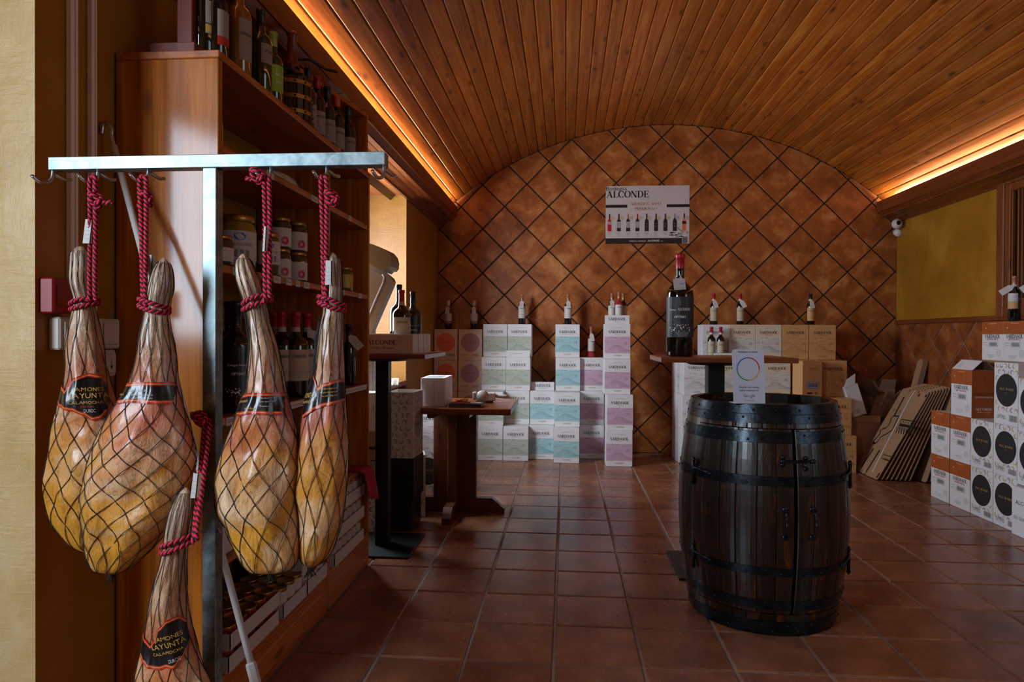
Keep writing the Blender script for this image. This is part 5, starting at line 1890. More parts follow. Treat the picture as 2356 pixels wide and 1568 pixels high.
for a0, a1, mt in ((90, 178, 1), (0, 90, 2), (-90, 0, 3), (178, 270, 4)):
    m.flat(ring(-.002, h_ * .635, .044, .0485, a0, a1, 14), sf, mt)
m.build('sign_ring', ['ink', 'blue', 'red', 'amber', 'green'], sg)
m = MB()
put_text(m, sans('Escribe una reseña'), sf, 0, h_ * .285, .0085, 0, w=.082)
put_text(m, sans('sobre nosotros en'), sf, 0, h_ * .225, .0085, 0, w=.080)
xx = -.024
for ch, mt, cw in (('G', 1, .0125), ('o', 2, .0085), ('o', 3, .0085), ('g', 1, .0085), ('l', 4, .004), ('e', 2, .008)):
    put_text(m, sans(ch), sf, xx + cw / 2, h_ * .115, .0125, mt, w=cw * .88)
    xx += cw
for k in range(5):
    m.flat([[(-.016 + .008 * k + (.0032 if q % 2 == 0 else .0014) * math.sin(q * PI / 5), h_ * .055 + (.0032 if q % 2 == 0 else .0014) * math.cos(q * PI / 5)) for q in range(10)]], sf, 5)
m.build('sign_lettering', ['ink', 'blue', 'red', 'amber', 'green', 'poster_rust'], sg)


# ------------------------------------------------------------------ tall bistro tables
def high_table(label, x0, x1, y0, y1, zt, cx, cy, plate, col, edge=None):
    t = thing('high_table', label, 'table', (cx, cy, 0), 0, 'tall bistro tables')
    MB().cbox(x0 - cx, y0 - cy, zt - .026, x1 - cx, y1 - cy, zt, .003).build('table_top', 'table_wood', t)
    px0, px1, py0, py1 = plate
    MB().cbox(px0 - cx, py0 - cy, 0, px1 - cx, py1 - cy, .012, .002).build('base_plate', 'black_metal', t)
    MB().cbox(-col / 2, -col / 2, .0125, col / 2, col / 2, zt - .045, .003).build('column', 'black_metal', t)
    MB().lathe([(0, zt - .0445), (.13, zt - .0445), (.15, zt - .036), (.15, zt - .0265), (0, zt - .0265)], 24, smooth=False).build('top_plate', 'black_metal', t)
    return t


high_table('tall bistro table by the shelving with cartons and magnums on it', -1.335, -.765, 3.66, 4.30, 1.118, -1.05, 3.865, (-1.25, -.85, 3.64, 4.09), .075)
high_table('tall bistro table behind the barrel carrying the giant bottle', .475, 1.14, 3.42, 3.88, 1.118, .79, 3.67, (.575, 1.02, 3.447, 3.895), .085)

# giant bottle on the second table
gl = dict(z0=.185, z1=.575, arc=1.45, mat='label_slate',
          text=[(sans('1'), .78, .028, .006, 'ink_gold'), (serif('OPTIMO'), .475, .012, .058, 'ink_white')],
          spots=[(random.Random(i).uniform(-.055, .055), random.Random(i + 99).uniform(.14, .32), random.Random(i + 7).uniform(.0012, .0034), 'ink_white') for i in range(46)])
gb = bottle('giant black wine bottle with red capsule and black label on the tall table', (.598, 3.62, 1.1185), h=.535, r=.0695, cap='cap_red', cap_len=.145, lab=gl, face=-PI / 2 - .16, shape='bordeaux', tagcard=None)
m = MB()
rr = .0695 * 1.004 + .0006
cyf = lambda u, v: (rr * 1.014 * math.cos(-PI / 2 - .16 + u / rr), rr * 1.014 * math.sin(-PI / 2 - .16 + u / rr), v)
put_text(m, sans('Bodegas'), cyf, -.037, .237, .0095, 0, w=.034)
put_text(m, serif('ALCONDE'), cyf, .022, .237, .0125, 0, w=.066)
put_text(m, sans('Ópt'), cyf, -.02, .165, .026, 1, w=.055)
for k in range(4):
    put_text(m, sans('coupage tempranillo merlot cabernet'), cyf, .012, .122 - .0065 * k, .0035, 0, w=.07 - .01 * k)
m.build('label_lettering', ['ink_white', 'ink_dim'], gb)
m = MB()
X = Matrix.Translation((-.012, -.070, .348)) @ Matrix.Rotation(-.05, 4, 'Y') @ Matrix.Rotation(-.35, 4, 'X')
m.prism([(-.03, -.005), (.03, -.005), (.03, .055), (.016, .058), (.010, .085), (.004, .06), (-.012, .06), (-.018, .078), (-.022, .056), (-.03, .055)], lambda u, v, w: (u, w, v), -.0006, .0006, 0, X)
put_text(m, sans('75€'), lambda u, v: (u, -.0012, v), .012, .018, .009, 1, X and None) if False else None
t75 = MB()
put_text(t75, sans('75€'), lambda u, v: X @ Vector((u, -.0012, v)), .012, .022, .009, 0)
t75.flat(line([(-.02, .018), (.0, .017)], .0006) + line([(.01, .012), (.018, .010), (.024, .014)], .0012) + line([(-.024, .004), (.024, .003)], .002), lambda u, v: X @ Vector((u, -.0012, v)), 1)
tagc = m.build('price_tag', ['paper_white', 'blue'], gb)
t75.build('price_writing', ['blue', 'ink_soft'], tagc)

# cartons and magnums on the first table
for k, (y0, dy, lb) in enumerate(((3.70, .135, 'printed beige wine carton lying at the front of the tall bistro table'), (3.850, .13, 'open white carton behind the printed one on the tall bistro table, holding a magnum'), (3.995, .20, 'rear open white carton on the tall bistro table'))):
    t = thing('flat_carton', lb, 'carton', (-1.22, y0, 1.1185), 0, 'cartons on the tall bistro table')
    if k == 0:
        MB().cbox(0, 0, 0, .378, dy, .108, .002).build('carton_body', 'peach_card', t)
        m = MB()
        m.flat([rect(.001, .001, dy - .001, .107)], lambda u, v: (.3785, u, v), 2)
        put_text(m, serif('ALCONDE'), front, .205, .052, .024, 0, w=.165)
        put_text(m, sans('Vinedos y Bodegas'), front, .205, .027, .013, 0, w=.13)
        m.flat(ring(.303, .083, .011, .012), front, 0)
        put_text(m, sans('1'), front, .303, .079, .009, 0)
        m.build('carton_print', ['ink_brown', 'ink', 'white_card'], t)
    else:
        m = MB()
        m.box(0, 0, 0, .378, dy, .004)
        for (a, b, c, d) in ((0, 0, .378, .004), (0, dy - .004, .378, dy), (0, .004, .004, dy - .004), (.374, .004, .378, dy - .004)):
            m.box(a, b, .004, c, d, .112)
        m.build('carton_body', 'white_card', t)
for (px, X, yy, cap, lb, lab, hh) in ((918, None, 4.06, 'cap_black', 'tall black-capped magnum at the left of three on the bistro table', None, .405), (924, None, 3.914, 'cap_red', 'red-capped magnum in front of the other two on the bistro table', mag, .362), (950, None, 4.13, 'cap_black', 'black-labelled magnum at the right of three on the bistro table', opt, .368)):
    p = W(px, 700, y=yy)
    bottle(lb, (p.x, yy, 1.1232), h=hh, r=.054 if hh > .37 else .0525, cap=cap, lab=lab, band='paper_cream' if cap == 'cap_red' else None, face=-PI / 2 + .35, group='magnums on the bistro table', cap_len=.2)

# ------------------------------------------------------------------ wooden pedestal table
tb = thing('wooden_table', 'reddish wooden pedestal table with crossed plank leg and sled feet', 'table', (-.76, 4.68, 0))
MB().cbox(-.185, -.36, .712, .415, .35, .754, .006).build('table_top', 'table_wood', tb)
MB().cbox(-.15, -.03, .10, .15, .03, .711, .004).build('leg_plank', 'table_wood_upright', tb)
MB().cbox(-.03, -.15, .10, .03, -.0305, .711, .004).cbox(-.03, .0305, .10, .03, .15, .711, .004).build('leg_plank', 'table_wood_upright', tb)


def foot_poly(l, h):
    return [(-l, 0), (l, 0), (l, .03), (l - .02, .045), (l - .05, h * .75), (l - .085, h), (-l + .085, h), (-l + .05, h * .75), (-l + .02, .045), (-l, .03)]


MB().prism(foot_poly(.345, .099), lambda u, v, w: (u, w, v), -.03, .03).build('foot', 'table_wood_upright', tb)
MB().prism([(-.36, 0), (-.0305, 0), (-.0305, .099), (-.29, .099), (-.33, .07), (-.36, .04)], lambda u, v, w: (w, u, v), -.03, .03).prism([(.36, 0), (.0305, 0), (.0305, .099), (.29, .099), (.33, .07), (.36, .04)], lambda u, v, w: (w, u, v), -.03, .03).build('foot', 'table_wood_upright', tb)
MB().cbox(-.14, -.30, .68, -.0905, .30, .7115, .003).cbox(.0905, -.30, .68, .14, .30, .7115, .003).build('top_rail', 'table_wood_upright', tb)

TT = .7545
wb = thing('white_carton_box', 'plain white carton standing on the wooden table', 'carton', (-.945, 4.40, TT), .02)
MB().cbox(0, 0, 0, .16, .33, .188, .002).build('carton_body', 'white_card', wb)
MB().box(.085, -.0006, .0, .0865, .0, .187).build('flap_seam', 'grey_spot', wb)
MB().box(.02, .05, .1882, .13, .28, .1886).build('tape', 'grey_spot', wb)
for k in range(4):
    mg = tag(MB().cbox(-.105, -.075, 0, .105, .075, .0055, .001).build('magazine', 'magazine', None, (-.655 + .004 * k, 4.44 + .003 * k, TT + .0060 * k + .0002), .06 - .05 * k), ('lowest magazine of the pile on the wooden table', 'second magazine from below in the pile on the wooden table', 'third magazine from below in the pile on the wooden table', 'top magazine of the pile, dark cover with red and white print')[k], 'magazine', 'magazines on the wooden table')
    if k == 3:
        m = MB()
        ft_ = lambda u, v: (u, v, .0059)
        m.flat([disc(-.05, .0, .035, .045, 14)], ft_, 0)
        m.flat([rect(.02, .0 + .016 * q, .085, .009 + .016 * q) for q in range(3)], ft_, 1)
        m.build('cover_print', ['red', 'ink_white'], mg)
td = thing('tape_dispenser', 'packing tape gun with white handle lying on the wooden table', 'tape gun', (-.545, 4.72, TT), .1)
Xr = Matrix.Translation((-.03, 0, .045)) @ Matrix.Rotation(PI / 2, 4, 'X')
MB().lathe([(.026, -.025), (.04, -.025), (.04, .025), (.026, .025), (.026, -.025)], 24, X=Xr).build('tape_roll', 'cap_silver', td)
MB().lathe([(0, .028), (.043, .028), (.043, .0265), (0, .0265)], 24, X=Xr).cbox(.0, -.028, .012, .06, .028, .07, .006).cbox(-.10, -.027, .02, -.07, .027, .075, .006).build('gun_body', 'plastic_white', td)
MB().tube([(.055, 0, .045), (.09, 0, .043), (.13, 0, .042), (.15, 0, .044)], [.012, .014, .0135, .010], 10).build('gun_handle', 'plastic_white', td)
MB().cbox(-.075, -.03, .0, .045, .03, .0115, .003).build('gun_base', 'black_card', td)
tw = MB()
rg = random.Random(4)
for s in range(4):
    tw.tube(smooth_path([(rg.uniform(-.05, .05), rg.uniform(-.03, .03), .003 + rg.uniform(0, .028)) for _ in range(7)], 5), .0014, 4)
tag(tw.build('twine_scrap', 'twine', None, (-.715, 4.66, TT)), 'scrap of beige twine lying behind the magazines', 'twine')

# ------------------------------------------------------------------ alcove: counter, device, crate, glasses
ac = thing('alcove_counter', 'wooden counter standing in the sunlit alcove', 'counter', (-1.68, 5.1, 0))
MB().cbox(-.30, -.62, .80, .34, .64, .84, .004).build('counter_top', 'table_wood', ac)
for (sx, sy) in ((-.26, -.58), (.30, -.58), (-.26, .6), (.30, .6)):
    MB().cbox(sx - .03, sy - .03, 0, sx + .03, sy + .03, .7995, .003).build('leg', 'table_wood_upright', ac)
for z in (.25, .5):
    MB().cbox(.27, -.549, z, .33, .569, z + .04, .003).build('rail', 'table_wood', ac)
DY = 4.38
dv = thing('white_device', 'white plastic device with tilted panel and rounded hood behind the bistro table', 'machine', (-1.25, DY, 0))
P = lambda x, y: W(x, y, y=DY)


def dvpoly(pts):
    return [((P(x, y).x + 1.25), P(x, y).z) for x, y in pts]


MB().prism(dvpoly([(836, 600), (848, 604), (888, 627), (903, 639), (907, 648), (904, 658), (850, 782), (812, 770)]), lambda u, v, w: (u, w, v), -.035, .045).build('tilted_panel', 'plastic_grey', dv)
MB().prism(dvpoly([(838, 613), (884, 633), (888, 640), (886, 650), (845, 742), (822, 732)]), lambda u, v, w: (u, w, v), -.044, -.0355).build('panel_plate', 'plastic_grey', dv)
MB().tube([(P(x, y).x + 1.25, -.043, P(x, y).z) for x, y in ((884, 632), (888, 638), (886, 650), (866, 695), (846, 742))], .006, 6).build('bright_edge', 'plastic_white', dv)
MB().prism(dvpoly([(840, 592), (856, 563), (872, 568), (898, 579), (907, 590), (910, 603), (909, 616), (904, 622), (898, 622), (892, 628), (850, 604)]), lambda u, v, w: (u, w, v), -.11, .10).build('hood', 'plastic_grey', dv)
MB().cbox(-.04, -.03, .0205, .0, .03, 1.30, .006).build('stand_post', 'plastic_grey', dv)
MB().cbox(-.11, -.06, .0, .11, .12, .02, .004).build('stand_foot', 'plastic_grey', dv)
cr = thing('printed_wood_crate', 'brown printed crate on the alcove counter below the bistro table top', 'crate', (-1.60, 4.56, .8405))
MB().cbox(0, 0, 0, .22, .16, .20, .002).build('crate_body', 'tan_card', cr)
MB().flat([rect(.12 + .0, .02 + .022 * q, .20, .028 + .022 * q) for q in range(6)], front).build('crate_print', 'ink_tan', cr)
for k in range(2):
    p = W(906 + 9 * k, 886, y=5.1)
    g = thing('drinking_glass', 'small clear glass on the alcove counter, %s of the pair' % ('left', 'right')[k], 'glass', (p.x - .01, 5.05 + .04 * k, .8405), 0, 'glasses on the alcove counter')
    MB().lathe([(0, .002), (.018, 0), (.021, .05), (.0225, .055), (.0205, .05), (.0175, .006), (0, .006)], 16).build('glass_bowl', 'clear_wrap', g)

# ------------------------------------------------------------------ poster
po = thing('wine_poster', 'white poster with a row of nine wine bottles on the tiled back wall', 'poster', (.416, YB - .0025, 2.193))
PW, PH = .866, .606
MB().box(0, -.0015, 0, PW, .0, PH).build('poster_sheet', 'poster_white', po)
m = MB()
pf = lambda u, v: (u, -.0022, v)
pf2 = lambda u, v: (u, -.0030, v)
m.flat([rect(0, 0, PW * .915, PH * .095)], pf, 1)
m.flat([rect(0, PH * .625, PW * .26, PH * .675), rect(PW * .73, PH * .625, PW, PH * .675)], pf, 1)
put_text(m, sans('Bodegas'), pf, PW * .125, PH * .925, .040, 1, w=.222)
put_text(m, serif('ALCONDE'), pf, PW * .262, PH * .80, .068, 1, w=.44)
put_text(m, sans('desde 1956'), pf, PW * .465, PH * .765, .010, 4, w=.085)
put_text(m, serif('MUNDUS'), pf, PW * .415, PH * .665, .028, 2, w=.182)
put_text(m, sans('vini'), pf, PW * .605, PH * .665, .036, 2, w=.098)
put_text(m, serif('PREMIOS'), pf, PW * .445, PH * .58, .029, 2, w=.165)
put_text(m, sans('2017'), pf, PW * .582, PH * .58, .021, 2, w=.058)
put_text(m, serif('ALCONDE'), pf2, PW * .575, PH * .034, .020, 3, w=.125)
put_text(m, sans('VIÑEDOS y BODEGAS'), pf2, PW * .385, PH * .034, .012, 3, w=.175)
put_text(m, sans('S.L.'), pf2, PW * .68, PH * .034, .011, 3)
m.flat([rect(PW * .918, 0, PW * .985, PH * .12)], pf, 4)
put_text(m, sans('B'), pf2, PW * .948, PH * .015, .060, 1, w=.042)
caps = [1, 1, 2, 7, 1, 1, 1, 4, 1]
bods = [7, 1, 1, 1, 1, 1, 1, 1, 6]
for i in range(9):
    u = PW * (.048 + .1115 * i)
    b0, hh = PH * .215, PH * .30
    s = .021
    m.flat([[(u - s, b0), (u + s, b0), (u + s, b0 + hh * .56), (u + s * .75, b0 + hh * .66), (u + s * .34, b0 + hh * .74), (u - s * .34, b0 + hh * .74), (u - s * .75, b0 + hh * .66), (u - s, b0 + hh * .56)]], pf, bods[i])
    m.flat([rect(u - s * .34, b0 + hh * .74, u + s * .34, b0 + hh)], pf, caps[i])
    if i in (0, 1, 2, 3, 8):
        m.flat([rect(u - s, b0 + hh * (.40 if i in (0, 8) else .2), u + s, b0 + hh * .56)], pf2, 9 if i != 8 else 1)
    else:
        m.flat([rect(u - s * .5, b0 + hh * .42, u + s * .5, b0 + hh * .44), rect(u - s * .4, b0 + hh * .25, u + s * .2, b0 + hh * .29)], pf2, 4)
    m.flat([disc(u + .026, PH * .44, .0215, None, 20)], pf2, 8 if i < 7 else 4)
    m.flat([disc(u + .026, PH * .44, .0165, None, 20)], lambda a, b: (a, -.0034, b), 0)
    m.flat([disc(u + .026, PH * .44, .010, .006, 10)], lambda a, b: (a, -.0038, b), 8 if i < 7 else 4)
    for q in range(3 + i % 2):
        m.flat([rect(u - .022 + .004 * q, PH * (.185 - .02 * q), u + .022 - .004 * q, PH * (.192 - .02 * q))], pf, 5) if i < 7 else None
rg = random.Random(12)
for i in range(26):
    cu, cv = PW * rg.uniform(.77, .98), PH * rg.uniform(.11, .2)
    m.flat([disc(cu, cv, .011 + .004 * (i % 3), .006, 8)], lambda a, b: (a, -.0034, b), 4)
m.flat(line([(PW * .86, PH * .28), (PW * .88, PH * .24), (PW * .91, PH * .22), (PW * .90, PH * .2)], .012), lambda a, b: (a, -.0034, b), 4)
m.build('poster_print', ['poster_white', 'poster_dark', 'poster_rust', 'ink_white', 'poster_grey', 'poster_grey', 'coral', 'wine_red', 'ink_gold', 'poster_label'], po)

# ------------------------------------------------------------------ surveillance camera in the corner
sc_ = thing('security_camera', 'white ball-shaped security camera under the right-hand cornice', 'camera', (3.345, 7.16, 2.28))
MB().lathe([(0, .045), (.03, .035), (.042, .012), (.045, -.004), (.04, -.012), (0, -.014)], 24, X=Matrix.Rotation(PI / 2 - .5, 4, 'X')).build('mount_base', 'plastic_white', sc_)
c0 = Vector((-.05, -.09, .075))
MB().lathe([(0, -.052), (.022, -.047), (.04, -.032), (.05, -.008), (.05, .012), (.038, .034), (.02, .046), (0, .049)], 24, X=Matrix.Translation(c0) @ Matrix.Rotation(PI / 2 + .1, 4, 'X') @ Matrix.Rotation(-.1, 4, 'Y')).build('camera_ball', 'plastic_white', sc_)
MB().lathe([(.022, 0), (.021, .004), (.012, .006), (0, .006)], 20, X=Matrix.Translation(c0 + Vector((-.006, -.047, .004))) @ Matrix.Rotation(PI / 2 + .1, 4, 'X')).build('lens', 'camera_lens', sc_)
MB().tube(smooth_path([(-.02, -.04, .11), (-.035, -.045, .15), (-.055, -.04, .16), (-.06, -.03, .205)]), .0035, 6).build('cable', 'plastic_white', sc_)

# ------------------------------------------------------------------ cartons along the back wall, left of the gap
G1 = 'wine cartons stacked at the back wall left of the gap'
R4 = [.335 * k for k in range(5)]


def stack(kind, x0s, ys, desc, group, rows=None, h=CH, w=CW, d=CD, rise=.335, flap=None, rots=None):
    n = len(x0s)
    out = []
    names = {1: ['only'], 2: ['lower', 'upper'], 3: ['lowest', 'middle', 'top'], 4: ['bottom', 'second-from-floor', 'third-from-floor', 'top']}[n]
    for k in range(n):
        out.append(carton(kind, desc % names[k], group, (x0s[k], ys[k], .0005 + rise * k), w, d, h, rots[k] if rots else 0.0, flap if (flap and k == n - 1) else None))
    return out


stack('coral', [-1.362] * 4, [6.97, 6.97, 6.975, 6.98], '%s carton with coral disc against the yellow pier', G1, h=.32, rise=.3215, d=.235)
stack('mauve', [-1.108, -1.108, -1.107, -1.104], [6.97, 6.96, 6.97, 6.975], '%s carton with mauve disc beside the coral-disc stack', G1, h=.32, rise=.3215, d=.235)
s2 = stack('sage', [-.852, -.851, -.848, -.841], [6.61, 6.62, 6.86, 6.93], '%s sage-print carton of the stack beside the mauve-disc cartons', G1)
s3 = stack('sage', [-.602, -.601, -.598, -.591], [6.61, 6.80, 6.83, 6.93], '%s sage-print carton of the bottle-topped sage stack', G1)
MB().cbox(.004, -.003, CH, CW - .004, 0, CH + .068, .0008).build('raised_flap', 'white_card', s3[2])
MB().flat(ring(.05, CH + .035, .014, .0155), lambda u, v: (u, -.0036, v)).flat([rect(.08, CH + .036, .17, CH + .039)], lambda u, v: (u, -.0036, v)).build('flap_print', 'ink_soft', s3[2])
stack('teal', [-.356, -.350], [6.71, 6.80], '%s teal-print carton of the low stack with raised flap', G1, flap=(.085, .1, 'SAUVIGNON BLANC'))
stack('teal', [-.107, -.102, -.097, -.101], [6.54, 6.65, 6.85, 6.90], '%s teal-print carton of the tall teal stack', G1)
stack('pink', [.144, .145, .147], [6.80, 6.85, 6.90], '%s pink-print carton of the shorter pink stack', G1)
s7 = stack('pink', [.386, .394, .374, .376], [6.42, 6.45, 6.52, 6.58], '%s pink-print carton of the tall pink stack at the gap', G1, flap=(.085, .06, 'ROSADO'), rots=[.0, .03, .02, .0])

GB1 = 'bottles standing on the left-hand cartons'
BT = .3215 * 4 + .001
bottle('bottle with tag on the coral-disc cartons', (W(1032, 700, y=7.08).x, 7.08, BT), lab=LAB_ALC, cap='cap_cream', tagcard=(0, .1, 'paper_white'), group=GB1, face=-PI / 2, h=.305)
bottle('bottle with tag on the mauve-disc cartons', (W(1091, 700, y=7.08).x, 7.08, BT), lab=LAB_ALC, cap='cap_cream', tagcard=(0, -.05, 'paper_white'), group=GB1, h=.305)
BT = 1.341
bottle('white-label bottle with copper cap on the sage-print cartons', (W(1201, 700, y=7.05).x, 7.05, BT), lab=LAB_WHITE, cap='cap_copper', tagcard=(0, .05, 'paper_white'), group=GB1, h=.312)
bottle('white-label bottle with copper cap on the tall teal stack', (W(1307, 700, y=7.02).x, 7.02, BT), lab=LAB_WHITE, cap='cap_copper', tagcard=(0, -.08, 'paper_white'), group=GB1)
bottle('rose wine bottle with tag on the shorter pink stack', (W(1360, 780, y=7.02).x, 7.02, 1.0065), lab=LAB_WHITE, cap='cap_copper', glass='glass_rose', tagcard=(0, -.15, 'paper_white'), group=GB1)
bottle('rose bottle with white label in front of two others on the tall pink stack', (W(1424, 700, y=6.74).x, 6.74, BT), lab=LAB_WHITE, cap='cap_copper', glass='glass_rose', group=GB1, h=.315)
bottle('bottle with tag at the left of three on the tall pink stack', (W(1411, 700, y=6.79).x - .012, 6.80, BT), lab=LAB_WHITE, cap='cap_copper', group=GB1, tagcard=(0, .0, 'paper_white'), h=.305, glass='glass_olive')
bottle('bottle half hidden behind the rose one on the tall pink stack', (W(1431, 700, y=6.80).x + .016, 6.82, BT), lab=LAB_WHITE, cap='cap_copper', group=GB1, h=.305, glass='glass_olive')

# ------------------------------------------------------------------ cartons along the back wall, behind the barrel
G2 = 'wine cartons stacked at the back wall behind the barrel'
stack('roble', [1.10, 1.10, 1.115], [6.50, 6.50, 6.50], '%s plain white carton at the left end of the stacks behind the barrel', G2)
for k, (x, y) in enumerate(((1.085, 6.76), (1.085, 6.76), (1.085, 6.78))):
    carton('roble', '%s white carton of the rear stack behind the plain white ones' % ('lowest', 'middle', 'upper')[k], G2, (x, y, .0005 + .335 * k))
carton('roble', 'white carton behind the two small red-capped bottles', G2, (1.335, 6.76, 1.0055))
stack('cream', [1.365, 1.365, 1.37], [6.50, 6.50, 6.52], '%s cream carton under the two small red-capped bottles', G2)
stack('cream', [1.62, 1.62, 1.625, 1.582], [6.50, 6.50, 6.52, 6.72], '%s cream carton left of the middle of the stacks behind the barrel', G2)
stack('cream', [1.87, 1.87, 1.845, 1.830], [6.40, 6.42, 6.50, 6.72], '%s cream carton next to the orange cartons behind the barrel', G2, rots=[0, 0, 0, 0])
stack('tan', [2.12, 2.12, 2.10, 2.082], [6.38, 6.40, 6.60, 6.72], '%s orange carton next to the cream cartons behind the barrel', G2, rots=[0, 0, 0, 0])
stack('tan', [2.368, 2.335, 2.352, 2.334], [6.32, 6.35, 6.50, 6.72], '%s orange carton at the right end of the stacks behind the barrel', G2)
ro = thing('turned_carton', 'orange carton turned corner-on with a barcode label in front of the others', 'carton', (2.14, 6.33, .6705), .28)
MB().cbox(0, 0, 0, .20, .15, CH, .002).build('carton_body', 'tan_card', ro)
m = MB()
put_text(m, serif('ALCONDE'), front, .11, .26, .014, 0, w=.10)
put_text(m, sans('Vinedos y Bodegas'), front, .11, .245, .006, 0, w=.07)
m.flat(ring(.14, .215, .016, .0175), front, 0)
m.build('carton_print', ['ink_tan'], ro)
m = MB()
m.flat([rect(.04, .085, .165, .145)], front, 1)
m.flat([rect(.045, .09, .16, .14)], lambda u, v: (u, -.0011, v), 2)
m.flat(barcode(.05, .095, .155, .135), lambda u, v: (u, -.0014, v), 3)
m.build('barcode_sticker', ['ink_tan', 'blue', 'paper_white', 'ink'], ro)
m = MB()
m.flat([rect(.13, .03, .136, .055), rect(.144, .03, .15, .055), rect(.05, .035, .10, .05)], front, 3)
m.build('carton_marks', ['ink_tan', 'blue', 'paper_white', 'ink'], ro)

GB2 = 'bottles standing on the cartons behind the barrel'
bottle('red-capped bottle with tag on the cartons right of the giant bottle', (W(1642, 720, y=6.92).x, 6.92, BT), lab=LAB_SARD | dict(z0=.12, z1=.55), cap='cap_red', band='paper_white', tagcard=(0, -.2, 'paper_white'), group=GB2)
bottle('dark-red-capped bottle with slanting tag on the cream cartons', (W(1703, 720, y=6.92).x, 6.92, BT), lab=LAB_SARD | dict(z0=.12, z1=.55), cap='cap_red', band='paper_white', tagcard=(0, -.45, 'paper_white'), group=GB2)
bottle('black-capped bottle with orange label on the orange cartons', (W(1865, 720, y=6.92).x, 6.92, BT), lab=LAB_SARD | dict(z0=.13, z1=.54, mat='tan_card'), cap='cap_black', band='paper_white', tagcard=(0, 0, 'paper_white'), group=GB2)
for k, px in enumerate((1637, 1658)):
    bottle('%s of the two small red-capped bottles in front of the white carton' % ('left', 'right')[k], (W(px, 780, y=6.66).x, 6.66, 1.0055), lab=LAB_SARD | dict(z0=.12, z1=.55), cap='cap_red', band='paper_white', group=GB2)
fl = thing('loose_flap_card', 'white printed card propped before the two small red-capped bottles', 'card', (W(1643, 816, y=6.54).x, 6.56, 1.0065))
MB().cbox(0, 0, 0, .17, .003, .06, .001).build('card_sheet', 'white_card', fl)
t_ = MB()
put_text(t_, serif('SARDASOL'), front, .085, .022, .02, 0, w=.13)
t_.build('card_print', 'ink', fl)

# ------------------------------------------------------------------ cartons along the right wall
G3 = 'cartons stacked along the right wall'
XF = 2.82


def rcarton(kind, label, y_left, z, w=.25, d=.165, h=CH - .004, x=XF):
    """carton whose printed front looks to -x; y_left is the far end"""
    return carton(kind, label, G3, (x, y_left, z), w, d, h, -PI / 2)


RZ = [.0005, .3315, .6625]
rcarton('mono', 'bottom orange-topped carton at the far end of the right-hand stack', 5.475, RZ[0])
rcarton('mono', 'upper orange-topped carton at the far end of the right-hand stack', 5.478, RZ[1])
rcarton('mono', 'bottom orange-topped carton beside the crescent-pattern cartons', 5.218, RZ[0])
rcarton('mono', 'upper orange-topped carton beside the crescent-pattern cartons', 5.218, RZ[1])
rcarton('optimo', 'bottom crescent-pattern carton beside the orange-topped ones', 4.963, RZ[0], w=.245)
rcarton('optimo', 'second-row crescent-pattern carton beside the orange-topped ones', 4.966, RZ[1], w=.245)
rcarton('optimo', 'bottom crescent-pattern carton nearest the lettered white carton', 4.712, RZ[0], w=.235)
rcarton('optimo', 'second-row crescent-pattern carton below the tall one', 4.715, RZ[1], w=.235)
carton('optimo_tall', 'tall crescent-pattern carton on the third row of the right-hand stack', G3, (XF, 4.712, RZ[2]), .235, .165, .40, -PI / 2)
# rear support rows against the wall
for k in range(3):
    rcarton('optimo', '%s crescent-pattern carton of the rear row against the right wall' % ('bottom', 'second', 'third')[k], 5.06, RZ[k], w=.245, x=3.03, h=CH - .004)
    rcarton('optimo', '%s crescent-pattern carton at the rear, nearer the picture edge' % ('bottom', 'second', 'third')[k], 4.81, RZ[k], w=.245, x=3.03, h=CH - .004)
carton('mono_low', 'left of the two low orange-topped cartons under the bottles', G3, (3.0, 5.155, 1.0635), .235, .165, .27, -PI / 2)
carton('mono_low', 'right of the two low orange-topped cartons under the bottles', G3, (3.0, 4.918, 1.0635), .235, .165, .27, -PI / 2)
for z in (.9935, 1.0285):
    tag(MB().cbox(0, 0, 0, .33, .52, .034, .002).build('cardboard_slab', 'kraft', None, (3.0, 4.64, z)), '%s cardboard slab under the low orange-topped cartons' % ('lower' if z < 1 else 'upper'), 'cardboard')
# nearest stack, cut by the picture edge
ns = thing('lettered_carton', 'plain white lettered carton at the right picture edge on the floor', 'carton', (2.79, 4.475, .0005), -PI / 2, G3)
MB().cbox(0, 0, 0, .26, .165, .30, .002).build('carton_body', 'white_card', ns)
m = MB()
put_text(m, sans('ALCONDE'), front, .13, .195, .024, 0, w=.19)
put_text(m, sans('X01 GRAN RESERVA'), front, .13, .10, .022, 1, w=.22)
m.flat(barcode(.16, .03, .24, .07), front, 1)
m.build('carton_print', ['ink', 'ink_soft'], ns)
rcarton('optimo', 'second-row crescent-pattern carton at the right picture edge', 4.475, RZ[1] - .02, w=.24)
rcarton('optimo', 'third-row crescent-pattern carton at the right picture edge', 4.472, RZ[2] - .02, w=.24)
# open orange carton on top
oc = thing('open_orange_carton', 'open orange and white carton with gable flaps on the orange-topped stack', 'carton', (XF, 5.21, RZ[2]), -PI / 2)
mm_ = MB()
for (a, b, c, d) in ((0, 0, .25, .003), (0, .162, .25, .165), (0, .003, .003, .162), (.247, .003, .25, .162)):
    mm_.box(a, b, .0, c, d, .33)
mm_.box(.003, .003, 0, .247, .162, .003)
mm_.build('carton_body', ['white_card'], oc)
obj('front_print', PRINT['mono'], oc)
obj('side_print', SIDE['mono'], oc)
obj('orange_head', HEAD['mono'], oc)
